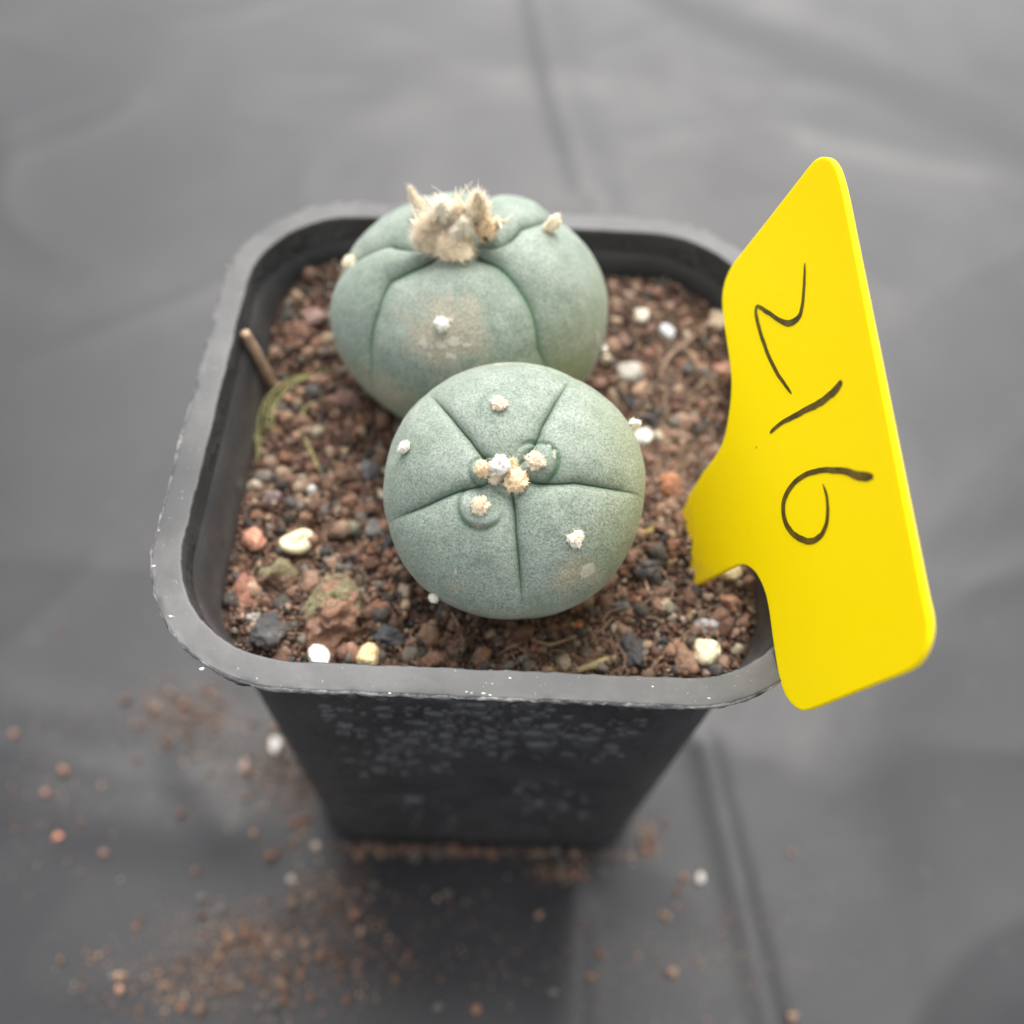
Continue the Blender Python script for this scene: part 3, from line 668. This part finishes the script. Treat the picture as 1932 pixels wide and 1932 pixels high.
# ------------------------------------------------------------------ cacti
class Body:
    def __init__(self, centre, axis_px, rx, ry, hz, hb):
        self.c = np.array(centre, float); d = ray(*axis_px); oc = CAM-self.c
        bq = oc @ d; disc = bq*bq-(oc @ oc-hz*hz)
        hit = CAM+d*(-bq-math.sqrt(disc)) if disc > 0 else CAM-d*bq
        self.ax = (hit-self.c)/np.linalg.norm(hit-self.c)
        x = np.cross([0, 1, 0], self.ax) if abs(self.ax[1]) < .9 else np.cross(self.ax, [0, 0, -1])
        x = np.array([1., 0, 0])-self.ax*self.ax[0]; self.x = x/np.linalg.norm(x); self.y = np.cross(self.ax, self.x)
        self.M = np.stack([self.x, self.y, self.ax], 1); self.r = np.array([rx, ry, hz]); self.hb = hb
        self.dim, self.dimw, self.sq = .2, .3, 1.0; self.bumps = []; self.gd, self.gw, self.gb = .08, .05, .05; self.gend = 1.5
    def pt(self, px, py):          # (phi, t) of a picture position on the plain ellipsoid
        d = self.M.T @ ray(px, py); o = self.M.T @ (CAM-self.c)
        A = ((d/self.r)**2).sum(); B = (o*d/self.r**2).sum(); Cq = ((o/self.r)**2).sum()-1
        disc = B*B-A*Cq; tt = (-B-math.sqrt(disc))/A if disc > 0 else -B/A
        q = (o+d*tt)/self.r; q /= np.linalg.norm(q)
        return math.atan2(q[1], q[0]), math.acos(max(-1, min(1, q[2])))
    def set_grooves(self, lines):
        G = []
        for ln in lines:
            pt = [self.pt(*p) for p in ln]; pt.sort(key=lambda a: a[1])
            ph = np.unwrap([a[0] for a in pt]); tt = np.array([a[1] for a in pt]); G.append((ph[-1] % (2*math.pi), ph+((ph[-1] % (2*math.pi))-ph[-1]), tt))
        G.sort(key=lambda g_: g_[0]); self.G = G; self.n = len(G)
    def gphi(self, i, t):
        k = i % self.n; return np.interp(t, self.G[k][2], self.G[k][1])+2*math.pi*(i//self.n)
    def base(self, phi, t):
        st = np.abs(np.sin(t))**self.sq; z = np.where(np.cos(t) > 0, self.r[2], self.hb)*np.cos(t)
        z = z-self.dim*np.exp(-(t/self.dimw)**2)
        return np.stack([self.r[0]*st*np.cos(phi), self.r[1]*st*np.sin(phi), z], -1)
    def surf(self, phi, t, s):
        P = self.base(phi, t); nrm = P/self.r**2; nrm /= np.linalg.norm(nrm, axis=-1)[..., None]+1e-9
        i_w = 2*math.pi/self.n; rho = np.hypot(P[..., 0], P[..., 1])
        dist = (1-np.abs(s))*rho*i_w/2
        fade = sstep(self.gend+.25, self.gend-.35, t) if False else 1-sstep(self.gend-.4, self.gend+.25, t)
        near = sstep(.02, .22, t)
        dsp = -self.gd*np.exp(-dist/self.gw)*fade*near-self.gb*np.abs(s)**2.6*(.35+.65*fade)*near
        P = P+nrm*dsp[..., None]
        crease = np.zeros_like(t)
        for (bp, br, bh, cd) in self.bumps:
            q = self.base(np.array(bp[0]), np.array(bp[1])); d = np.linalg.norm(self.base(phi, t)-q, axis=-1)
            h_ = bh*np.sqrt(np.clip(1-(d/br)**2, 0, 1))-.35*bh*np.exp(-((d-br*1.02)/(.12*br))**2)
            out = (self.base(phi, t)-q) @ (q*np.array([1, 1, 0])/(np.hypot(q[0], q[1])+1e-6))
            wgt = sstep(-.5*br, .5*br, out)*.8+.2
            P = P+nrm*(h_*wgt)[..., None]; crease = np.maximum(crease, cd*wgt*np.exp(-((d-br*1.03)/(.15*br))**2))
        W = P @ self.M.T+self.c
        lum = .035*fbm(W, .9, 31, 2)+.004*fbm(W, 6, 33, 2)
        P = P+nrm*(lum*sstep(.1, .5, t))[..., None]
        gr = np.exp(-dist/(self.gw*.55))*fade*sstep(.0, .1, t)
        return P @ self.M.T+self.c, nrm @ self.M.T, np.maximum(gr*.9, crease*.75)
    def point(self, px, py):
        phi, t = self.pt(px, py); ph = phi % (2*math.pi)
        for i in range(self.n):
            for k in (0, 2*math.pi):
                g0, g1 = self.gphi(i, t), self.gphi(i+1, t)
                if g0 <= ph+k < g1:
                    s_ = 2*(ph+k-g0)/(g1-g0)-1; W, nn, _ = self.surf(np.array([ph+k]), np.array([t]), np.array([s_])); return W[0], nn[0]
        W, nn, _ = self.surf(np.array([ph]), np.array([t]), np.array([0.])); return W[0], nn[0]
    def ribs(self, parent, marks, tmax=2.45, nu=130, ntt=170, olive=None):
        tt = np.linspace(0.0, 1, ntt)**1.15*tmax+.004; w_ = np.linspace(0, 1, nu); uu = .5-.5*np.cos(math.pi*w_); uu = .6*uu+.4*w_
        for i in range(self.n):
            T, U = np.meshgrid(tt, uu, indexing='ij'); g0, g1 = self.gphi(i, T), self.gphi(i+1, T)
            W, nn, gr = self.surf(g0+(g1-g0)*U, T, 2*U-1)
            A = {'groove': gr.ravel(), 'scar': 0*gr.ravel(), 'crust': 0*gr.ravel(), 'olive': 0*gr.ravel()}
            WF = W.reshape(-1, 3)
            for kind, p, rr, st, sx_ in marks:
                e = WF-p; e[:, 1] = e[:, 1]; d2 = ((e/np.array(sx_))**2).sum(1)
                A[kind] = np.maximum(A[kind], st*np.exp(-d2/rr**2))
            # corky base close to the soil
            A['olive'] = np.maximum(A['olive'], sstep(1.55, 2.0, T.ravel())*.9); A['scar'] = np.maximum(A['scar'], sstep(1.75, 2.2, T.ravel())*.6)
            if olive is not None: A['olive'] = np.maximum(A['olive'], olive(WF, T.ravel()))
            I_ = np.arange(ntt*nu).reshape(ntt, nu)
            F_ = np.stack([I_[:-1, :-1], I_[1:, :-1], I_[1:, 1:], I_[:-1, 1:]], -1).reshape(-1, 4)
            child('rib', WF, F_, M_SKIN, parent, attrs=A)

def tuft(name, parent, p, nrm, rad, h, m_, seed, hair=160, hl=.06, lean=None, core=(1, 1, 1), hr=.0045, spread=.6, taper=0.0):
    r_ = np.random.default_rng(seed); D, F = ico(4)
    nrm = nrm/np.linalg.norm(nrm); a_ = np.cross(nrm, [.3, .8, .5]); a_ /= np.linalg.norm(a_); b2 = np.cross(nrm, a_)
    Mx = np.stack([a_, b2, nrm], 1)
    hair = int(hair*1.8); V = D*(1+.32*fbm(D, 1.9, seed)+.12*vn(D*np.array([1, 1, .25]), 7, seed+3)+.07*vn(D*np.array([1, 1, .25]), 17, seed+4))[:, None]*np.array([rad*core[0], rad*core[1], h*.5*core[2]])*.86; V[:, 2] += h*.35; V[:, :2] *= (1-taper*np.clip(V[:, 2:]/(h*.85), 0, 1)**1.3)
    if lean is not None: V = V+np.array([0, 0, 0]); 
    W = V @ Mx.T
    if lean is not None: W = W+np.outer(np.clip(V[:, 2], 0, None)/h, np.array(lean))
    ups = np.where(D[:, 2] > -.35)[0]; k = r_.choice(ups, hair)
    dn = (D[k] @ Mx.T)+r_.normal(size=(hair, 3))*spread+(nrm*.8 if name != 'areole' else 0)
    hv, hf = hairs(W[k]-dn*.01, dn, hl*r_.uniform(.5, 1.3, hair), hr, r_, .45)
    V2, F2 = join((W, F), (hv, hf))
    return child(name, V2+p, F2, m_, parent)

def on_ray_depth(px, py, y):
    d = ray(px, py); return CAM+d*((y-CAM[1])/d[1])

# small cactus in front, its crown tilted to the camera
cf = CAM+ray(968, 924)*((8.3-CAM[2])/ray(968, 924)[2])
front = empty('small_cactus', (cf[0], cf[1]+.3, 6.85))
tag(front, 'small five ribbed blue green button cactus tipped forward with white wool crown', 'cactus')
B = Body(cf, (957, 894), 1.365, 1.365, .95, 1.75)
B.sq = .92; B.dim, B.dimw = .10, .22; B.gd, B.gw, B.gb, B.gend = .055, .030, .060, 1.06
B.set_grooves([[(925, 872), (890, 832), (850, 785), (822, 755)], [(985, 868), (1020, 805), (1050, 752), (1082, 708)], [(1000, 905), (1080, 908), (1140, 918), (1205, 936)], [(966, 935), (972, 1000), (980, 1080), (984, 1135)], [(920, 908), (870, 922), (800, 952), (745, 978)]])
B.bumps = [(B.pt(1003, 874), .21, .075, 1), (B.pt(912, 945), .23, .06, .8), (B.pt(921, 888), .15, .07, .7), (B.pt(944, 772), .20, .014, .3), (B.pt(1080, 1013), .3, .006, .05), (B.pt(960, 905), .14, .05, .3)]
mk = []
for kind, px, py, rr, st, sx_ in [('crust', 862, 1075, .055, 1.0, (.45, 1.6, 1)), ('scar', 865, 1100, .16, .7, (1, 1.3, 1)), ('crust', 1110, 1075, .11, .85, (1.3, 1, 1)), ('scar', 1090, 1090, .26, .75, (1.5, 1, 1)), ('scar', 1040, 1120, .2, .5, (1.6, 1, 1)),
        ('crust', 1038, 862, .045, 1.0, (.7, 1.4, 1)), ('crust', 1030, 845, .04, .9, (1, 1, 1)), ('scar', 905, 985, .06, .6, (1.5, 1, 1)), ('scar', 960, 682, .12, .75, (2.6, 1, 1)), ('crust', 940, 683, .05, .7, (2, 1, 1)),
        ('scar', 950, 1160, .2, .5, (3, 1, 1)), ('scar', 1165, 770, .03, .9, (1, 1, 1)), ('crust', 1062, 1005, .02, .8, (1, 1, 1))]:
    mk.append((kind, B.point(px, py)[0], rr, st, sx_))
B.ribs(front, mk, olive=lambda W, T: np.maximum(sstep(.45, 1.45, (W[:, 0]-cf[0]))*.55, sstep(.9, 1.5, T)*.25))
for k, (px, py, rd, h, m_, hn) in enumerate([(944, 772, .072, .10, M_WOOLC, 150), (772, 848, .06, .12, M_WOOLW, 120), (1003, 873, .085, .11, M_WOOLC, 240), (913, 947, .085, .10, M_WOOLC, 240), (1080, 1012, .075, .09, M_WOOLW, 150), (1192, 803, .05, .16, M_WOOLW, 100), (823, 1122, .05, .12, M_WOOLW, 80)]):
    p, nn = B.point(px, py); rd *= 1.12; h *= .78; a_ = tuft('areole', front, p, nn, rd, h, M_WOOLP if m_ is M_WOOLW else m_, 500+k, int(hn*1.6), .030, hr=.0028)
    if k in (0, 2, 3):
        tuft('areole_centre', a_, p+nn*h*.62, nn, rd*.42, h*.3, M_WOOLO, 540+k, 40, .03)
p, nn = B.point(948, 884); tuft('wool_puff', front, p+nn*.10, nn, .095, .20, M_WOOLW, 520, 700, .028, hr=.0025)
p, nn = B.point(920, 889); tuft('wool_tuft', front, p+nn*.02, nn, .075, .15, M_WOOLO, 521, 260, .035)
p, nn = B.point(970, 902); tuft('wool_tuft', front, p-nn*.02, nn, .115, .16, M_WOOLO, 522, 360, .035, core=(1, 1.05, 1))
p, nn = B.point(962, 880); tuft('wool_tuft', front, p-nn*.02, nn, .07, .16, M_WOOLO, 523, 180, .035)
p, nn = B.point(938, 900); tuft('wool_tuft', front, p-nn*.02, nn, .06, .12, M_WOOLC, 524, 160, .035)

# large cactus behind
cb = CAM+ray(883, 583)*((8.2-CAM[2])/ray(883, 583)[2])
back = empty('large_cactus', (cb[0], cb[1], 6.85))
tag(back, 'large plump blue green button cactus crowned with dried cream tufts', 'cactus')
A_ = Body(cb, (858, 442), 1.665, 1.50, 1.20, 1.55)
A_.sq = .90; A_.dim, A_.dimw = .16, .25; A_.gd, A_.gw, A_.gb, A_.gend = .032, .06, .10, 1.45
A_.set_grooves([[(800, 478), (735, 515), (705, 580), (692, 700)], [(930, 485), (965, 520), (1000, 570), (1022, 660)], [(925, 455), (975, 425), (1040, 400)], [(860, 430), (880, 395), (892, 385)], [(800, 455), (740, 452), (690, 470)]])
mk = []
for kind, px, py, rr, st, sx_ in [('scar', 838, 625, .50, 1.15, (1, 1, .9)), ('scar', 880, 585, .28, .85, (1, 1, 1)), ('crust', 800, 645, .09, .75, (1, 1, 1)), ('crust', 830, 648, .08, .8, (1.2, 1, 1)), ('crust', 858, 640, .09, .85, (1.2, 1, .7)), ('crust', 850, 600, .06, .7, (.7, 1, 1.5)), ('crust', 880, 648, .05, .9, (1.3, 1, .6)),
        ('crust', 812, 668, .06, .75, (1, 1, .7)), ('crust', 850, 668, .07, .8, (1.4, 1, .6)), ('scar', 720, 740, .35, .7, (1, 1, 1)), ('crust', 1128, 640, .07, .8, (1, 1, 2)), ('scar', 860, 700, .5, .55, (1.5, 1, 1))]:
    mk.append((kind, A_.point(px, py)[0], rr, st, sx_))
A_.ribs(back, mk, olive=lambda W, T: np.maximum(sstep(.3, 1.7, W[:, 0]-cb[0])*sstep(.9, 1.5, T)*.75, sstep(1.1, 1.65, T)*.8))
for k, (px, py, rd, h, m_, hn, ln) in enumerate([(656, 490, .09, .15, M_WOOLC, 150, None), (836, 607, .075, .12, M_WOOLW, 140, None), (1024, 437, .08, .22, M_WOOLC, 160, (.06, 0, .05)), (1134, 650, .04, .08, M_WOOLW, 60, None)]):
    p, nn = A_.point(px, py); tuft('areole', back, p, nn, rd, h, m_, 560+k, int(hn*1.5), .035, ln, hr=.0028)
ctr, cn = A_.point(858, 455); up = np.array([0, 0, 1.])
def crown(px, py, dy, rd, h, m_, seed, hn, hl, lean=(0, 0, 0), name='wool_tuft', core=(1, 1, 1), spread=.5, nrm=None):
    p = on_ray_depth(px, py-13, ctr[1]+dy+.16); rd *= .9; h *= .8; hl *= .6; hn = int(hn*1.6); spread *= .6; return tuft(name, back, p, up*.9+np.array([0, -.35, 0]) if nrm is None else np.array(nrm), rd, h, m_, seed, hn, hl, lean, core, .0028, spread, .5 if h > .25 else .3)
crown(850, 478, -.15, .30, .34, M_WOOLC, 600, 420, .16, name='wool_tuft', core=(1.2, 1, 1))
crown(812, 472, -.12, .17, .26, M_WOOLC, 601, 420, .17, (-.08, 0, .06), spread=.7)
f1 = crown(812, 455, -.05, .12, .30, M_WOOLC, 602, 320, .20, (-.02, 0, .08))
crown(832, 440, .02, .10, .42, M_WOOLP, 603, 300, .18, (.02, 0, .18), spread=.35)
crown(862, 440, .06, .16, .42, M_WOOLC, 604, 380, .14, (0, 0, .08))
crown(902, 430, .05, .12, .55, M_WOOLC, 605, 360, .13, (.0, 0, .14), spread=.35)
crown(912, 460, -.06, .12, .42, M_WOOLO, 606, 300, .10, (.04, 0, .05))
crown(862, 462, -.16, .09, .26, M_WOOLP, 607, 220, .12, spread=.4)
crown(852, 476, -.24, .085, .22, M_WOOLC, 608, 200, .06, spread=.35)
crown(876, 452, -.10, .12, .34, M_WOOLP, 609, 320, .13)
p, nn = A_.point(802, 404); tuft('dried_flower', back, p, np.array([-.25, .1, 1.]), .08, .32, M_WOOLC, 610, 260, .06, (-.08, 0, .06), hr=.0028, spread=.3, taper=.8)
crown(893, 412, .16, .07, .34, M_WOOLC, 611, 200, .12, (.03, 0, .10), spread=.3)
crown(930, 445, .02, .07, .22, M_WOOLC, 612, 160, .10, (.05, 0, .03))
rp = np.random.default_rng(61)
M_PAPER = plain('papery_straw', (.93, .78, .58), .75, .22, 500, .3)
for i in range(70):
    a = rp.uniform(0, 6.283); R0 = rp.uniform(.04, .34); L = rp.uniform(.16, .36); wd = rp.uniform(.015, .042)
    if math.sin(a) < -.3: a = -a
    q0 = ctr+np.array([math.cos(a)*R0*1.25, math.sin(a)*R0*.75+.14, .17+.12*(1-R0/.34)])
    dr = np.array([math.cos(a)*.45*R0/.3+rp.normal()*.25, math.sin(a)*.25*R0/.3+rp.normal()*.2+.1, 1.0]); dr /= np.linalg.norm(dr)
    sd_ = np.cross(dr, rp.normal(size=3)); sd_ /= np.linalg.norm(sd_); th_ = np.cross(dr, sd_)
    cu = rp.normal()*.5; tw_ = rp.normal()*1.2; V = []
    for j in range(9):
        u_ = j/8; cc = q0+dr*L*u_+th_*L*cu*u_*u_; ang = tw_*u_; sv = sd_*math.cos(ang)+th_*math.sin(ang); tv = np.cross(dr, sv)
        ww = wd*(1-.75*u_**2)*(1+.25*rp.normal()*(.2+u_)); V += [cc-sv*ww, cc+tv*ww*.35+tv*.003, cc+sv*ww, cc+tv*ww*.35-tv*.003]
    F = np.array([[j*4+q_, j*4+(q_+1) % 4, (j+1)*4+(q_+1) % 4, (j+1)*4+q_] for j in range(8) for q_ in range(4)])
    child('dried_petal', np.array(V), F, M_PAPER, back)
for k, (px, py, dy, rd) in enumerate([(812, 436, -.10, .030), (874, 412, .02, .026), (916, 466, -.16, .026)]):
    crown(px, py, dy, rd, .10, M_BROWN, 620+k, 60, .06, name='dried_scale')

# ------------------------------------------------------------------ yellow tag
rA, rB, rD, rE = (ray(*p) for p in [(1568.7, 262), (1762.7, 1245), (1482.6, 1355.8), (1356.3, 525.5)])
def nz(v_): return v_/np.linalg.norm(v_)
tw = nz(np.cross(np.cross(rA, rB), np.cross(rE, rD))); tu = nz(np.cross(np.cross(rA, rE), np.cross(rB, rD)))
tn = nz(np.cross(tw, tu))                       # faces the camera side
if tn @ (CAM-at(1500, 900, 9)) < 0: tn = -tn
P0 = CAM+(at(1303, 1050, 6.9)-CAM)*.975
tg = empty('plant_tag', tuple(P0))
tag(tg, 'bright yellow plastic plant tag with handwritten black number, stuck in the soil', 'plant tag')
OUT = [(1528, 311), (1540, 300), (1555, 296), (1568, 303), (1580, 325), (1592, 370), (1640, 612), (1690, 866), (1742, 1128), (1750, 1165), (1751, 1195), (1744, 1225), (1728, 1252), (1705, 1268), (1640, 1294), (1530, 1337), (1510, 1340), (1490, 1325),
       (1477, 1302), (1468, 1270), (1459, 1215), (1450, 1150), (1442, 1115), (1428, 1085), (1412, 1069), (1397, 1065), (1375, 1073), (1345, 1088), (1312, 1105), (1180, 1168), (1150, 1120), (1290, 958), (1300, 935), (1325, 893), (1352, 856), (1365, 828), (1373, 790), (1378, 750), (1379, 715), (1375, 675), (1367, 620), (1362, 575), (1363, 550), (1369, 525), (1381, 500), (1400, 475), (1455, 405)]
poly = np.array([on_plane(x, y, P0, tn) for x, y in OUT])
uv = np.stack([(poly-P0) @ tw, (poly-P0) @ np.cross(tn, tw)], 1)
# refine the outline with a Catmull-Rom curve, straight where the points are far apart
def cr(P_, sub=5):
    n_ = len(P_); o_ = []
    for i in range(n_):
        p0, p1, p2, p3 = P_[i-1], P_[i], P_[(i+1) % n_], P_[(i+2) % n_]
        L = np.linalg.norm(p2-p1); m1 = nz(p2-p0)*min(L, np.linalg.norm(p1-p0)*1.5) if True else 0; m2 = nz(p3-p1)*min(L, np.linalg.norm(p3-p2)*1.5)
        for k in range(sub):
            u_ = k/sub; o_.append((2*u_**3-3*u_**2+1)*p1+(u_**3-2*u_**2+u_)*m1+(-2*u_**3+3*u_**2)*p2+(u_**3-u_**2)*m2)
    return np.array(o_)
uv = cr(uv, 5); TX, TY = tw, np.cross(tn, tw); TH = .07
bm = bmesh.new()
def w3(q, d): return tuple(((q[0]*TX+q[1]*TY)+tn*d)*S)
nv = [bm.verts.new(w3(q, 0)) for q in uv]; f = bm.faces.new(nv)
if f.normal.dot(Vector(tn)) < 0: f.normal_flip()
ext = bmesh.ops.extrude_face_region(bm, geom=[f]); bmesh.ops.translate(bm, verts=[e for e in ext['geom'] if isinstance(e, bmesh.types.BMVert)], vec=Vector(-tn*TH*S))
bmesh.ops.recalc_face_normals(bm, faces=bm.faces)
ed = [e for e in bm.edges if len(e.link_faces) == 2 and abs(e.link_faces[0].normal.dot(e.link_faces[1].normal)) < .3 and max(len(q.verts) for q in e.link_faces) > 10]
bmesh.ops.bevel(bm, geom=ed, offset=.016*S, segments=3, affect='EDGES', profile=.6)
me = bpy.data.meshes.new('plate'); bm.to_mesh(me); bm.free()
for q in me.polygons: q.use_smooth = len(q.vertices) < 10
plate = ob('plate', me, M_YEL, tg)
STROKES = [([(1519, 496), (1518, 530), (1515, 570), (1510, 594), (1500, 606), (1485, 610), (1468, 603), (1450, 590), (1428, 576)], [.025, .04, .045, .055, .065, .06, .045, .045, .04]),
           ([(1428, 576), (1427, 592), (1434, 625), (1447, 662), (1466, 703), (1494, 743)], [.04, .055, .05, .05, .045, .03]),
           ([(1589, 719), (1578, 734), (1555, 755), (1522, 773), (1490, 790), (1468, 803), (1453, 817)], [.055, .075, .07, .06, .05, .04, .04]),
           ([(1648, 900), (1620, 897), (1590, 889), (1555, 887), (1520, 896), (1493, 918), (1479, 948), (1482, 985), (1500, 1010), (1525, 1021), (1545, 1014), (1558, 993), (1562, 965), (1560, 935), (1553, 913)], [.085, .075, .06, .05, .05, .055, .065, .06, .06, .06, .055, .05, .045, .035, .02])]
for k, (pl, wd) in enumerate(STROKES):
    q = np.array([on_plane(x, y, P0, tn) for x, y in pl]); q = np.stack([(q-P0) @ TX, (q-P0) @ TY], 1)
    u_ = np.linspace(0, len(q)-1, 70); i0 = np.clip(u_.astype(int), 0, len(q)-2); fr = (u_-i0)[:, None]
    qp = np.vstack([2*q[0]-q[1], q, 2*q[-1]-q[-2]])
    a0, a1, a2, a3 = qp[i0], qp[i0+1], qp[i0+2], qp[i0+3]
    cv = .5*((2*a1)+(-a0+a2)*fr+(2*a0-5*a1+4*a2-a3)*fr**2+(-a0+3*a1-3*a2+a3)*fr**3)
    ww = np.interp(u_, np.arange(len(wd)), wd)*1.05
    tg_ = np.gradient(cv, axis=0); tg_ /= np.linalg.norm(tg_, axis=1)[:, None]; nn = np.stack([-tg_[:, 1], tg_[:, 0]], 1)
    rg = .10*vn(np.c_[cv*18, np.zeros(70)], 1, k)
    # rounded ends
    e = np.minimum(np.arange(70), 69-np.arange(70)); ww = ww*np.sqrt(np.clip((e+.6)/3, 0, 1))
    L_, R_ = cv+nn*(ww*(.5+rg))[:, None], cv-nn*(ww*(.5-rg*.5))[:, None]
    V = np.array([q_[0]*TX+q_[1]*TY+tn*.0035 for q_ in np.concatenate([L_, R_])]); I_ = np.arange(69)
    Fc = np.stack([I_, I_+1, I_+71, I_+70], 1)
    if np.cross(V[1]-V[0], V[70]-V[0]) @ tn > 0: pass
    ob('marker_stroke', mesh('marker_stroke', V, Fc, smooth=False), M_INK, plate)

# ------------------------------------------------------------------ grit spilled on the sheet
GSP = [mesh('spilled_grain', stone(400+k, 2, 7, 22, .30)[0], stone(400+k, 2, 7, 22, .30)[1]) for k in range(8)]
for me in GSP: me.materials.append(M_STONE)
def ground_at(px, py):
    z = 0
    for _ in range(3): p = at(px, py, z); z = float(ground_z(np.array([p[0], p[1], 0.])))
    return np.array([p[0], p[1], z])
for k, (px, py, wd, ht, col, lab) in enumerate([
    (520, 1408, 46, 56, (.84, .83, .80), 'white pebble on the sheet beside the left pot wall'),
    (462, 1446, 30, 48, (.56, .40, .33), 'pale pink pebble on the sheet near the white pebble'),
    (598, 1598, 32, 32, (.60, .50, .42), 'cream grey pebble on the sheet at the pot base corner'),
    (1320, 1658, 26, 44, (.66, .62, .57), 'off white oval pebble on the sheet beside a brown grain'),
    (1290, 1656, 22, 44, (.30, .17, .12), 'brown grain on the sheet touching the off white oval pebble'),
    (110, 1580, 44, 32, (.60, .27, .17), 'orange pebble on the sheet away from the spilled grit'),
    (197, 1611, 30, 30, (.44, .27, .21), 'pinkish brown pebble on the sheet beside the orange pebble'),
    (28, 1387, 44, 24, (.40, .23, .18), 'reddish twin grain lying alone on the sheet'),
    (88, 1498, 30, 26, (.36, .20, .17), 'dull red grain lying alone on the sheet'),
    (1017, 1727, 26, 32, (.36, .22, .15), 'brown grain alone on the sheet in front of the pot'),
    (588, 1690, 32, 36, (.48, .33, .25), 'tan pebble on the sheet in the spilled grit'),
    (550, 1660, 22, 34, (.50, .47, .45), 'pale grey grain on the sheet in front of the pot corner'),
    (228, 1868, 30, 28, (.52, .30, .21), 'salmon pebble on the sheet at the end of the grit trail'),
    (900, 1905, 24, 30, (.42, .23, .15), 'orange brown oval grain on the sheet far from the pot')]):
    p = ground_at(px, py); s_ = px_cm(p); a, b_ = max(.07, wd*s_*.5-.10), max(.07, ht*s_*.5-.10)
    me = (PALELIB if k in (0, 3) else LIB)[k % 5]
    o = ob('spilled_pebble', me, None); ext = np.abs(np.array([v_.co for v_ in me.vertices])/S).max(0); c_ = min(a, b_)*.9
    place(o, p+[0, 0, c_*.75], (a/ext[0], b_/ext[1], c_/ext[2]), random.uniform(-.4, .4)); o.color = (*col, 1); tag(o, lab, 'pebble')
CL = [(350, 1345, 60, 38, 24), (570, 1450, 40, 70, 26), (480, 1440, 95, 70, 22), (620, 1545, 40, 35, 10), (1188, 1580, 32, 22, 26), (1060, 1645, 35, 12, 10), (490, 1775, 100, 45, 38), (430, 1860, 110, 45, 24), (630, 1680, 55, 40, 14), (270, 1840, 90, 60, 8), (900, 1800, 220, 90, 12), (1340, 1790, 130, 80, 8), (100, 1500, 100, 120, 5), (690, 1800, 90, 80, 14)]
SPC = [('rust brown grain', (.33, .18, .12), .55), ('tan grain', (.44, .29, .20), .25), ('grey grain', (.24, .23, .22), .2)]
GM = [(535, 1408, 'beside the white pebble'), (462, 1446, 'beside the pale pink pebble'), (598, 1598, 'by the cream grey pebble'), (1320, 1658, 'by the off white oval pebble'), (110, 1580, 'by the orange pebble'), (1017, 1727, 'by the lone brown grain'), (588, 1690, 'by the tan pebble'), (228, 1868, 'by the salmon pebble'),
      (350, 1345, 'in the patch beyond the pale pink pebble'), (1188, 1580, 'in the heap at the right pot base corner'), (760, 1600, 'along the left half of the front pot base'), (1000, 1600, 'along the right half of the front pot base'), (490, 1775, 'in the middle of the grit trail'), (430, 1860, 'in the outer grit trail'), (690, 1800, 'between grit trail and plastic fold'), (1430, 1790, 'by the sharp fold of plastic'), (900, 1880, 'by the orange brown oval grain')]
GS = {.05: 'tiny', .065: 'small', .085: 'medium', .11: 'large'}
r = np.random.default_rng(9); pts = [(x+r.normal()*a, y+r.normal()*b_) for x, y, a, b_, n_ in CL for _ in range(n_)]
pts += [(x, 1603+r.normal()*8) for x in r.uniform(670, 1230, 42)]
def clear(px, py):
    p = ground_at(px, py); return None if max(abs(p[0]), abs(p[1])) < 2.76 else p
seen = 0
for px, py in pts:
    p = clear(px, py)
    if p is None or not (8 < px < 1920 and py < 1925): continue
    lab, col, _ = SPC[r.choice(3, p=[.55, .25, .2])]; s_ = r.choice([.05, .065, .085, .11], p=[.22, .33, .3, .15])
    o = ob('spilled_grain', GSP[r.integers(8)], None); place(o, p+[0, 0, s_*.5], s_, r.uniform(0, 6.28), (r.uniform(-1, 1), r.uniform(-1, 1)))
    k = r.uniform(.5, .95); o.color = (*[x*k for x in col], 1); tag(o, '%s %s on the sheet %s' % (GS[float(s_)], lab, near(px, py, GM)), 'grain', 'grit spilled on the sheet')
# fine soil dust around the spills
def ground_many(q):
    d = np.c_[(q[:, 0]*PX-512)/(FOC*1024), -(q[:, 1]*PX-512)/(FOC*1024), -np.ones(len(q))] @ RC.T
    p = CAM+d*(-CAM[2]/d[:, 2])[:, None]; p[:, 2] = 0; p[:, 2] = ground_z(p); return p
q = np.concatenate([np.c_[x+r.normal(size=n_*38)*a*.8, y+r.normal(size=n_*38)*b_*.8] for x, y, a, b_, n_ in CL]+[np.c_[r.uniform(640, 1240, 1800), 1600+r.normal(size=1800)*9]])
DP = ground_many(q); DP = DP[np.abs(DP[:, :2]).max(1) > 2.76]
sz = np.exp(r.normal(math.log(.015), .5, len(DP))).clip(.006, .045)
V, F, C = mass(len(DP), sz, 1, DP[:, 2], DP, r)
o = ob('spilled_soil', mesh('spilled_soil', V, F, cols=C*1.25), M_GRIT)
tag(o, 'fine brown soil dust scattered on the black sheet', 'soil', kind='stuff')
print('objects', len(bpy.data.objects), 'polys', sum(len(m_.polygons) for m_ in bpy.data.meshes))
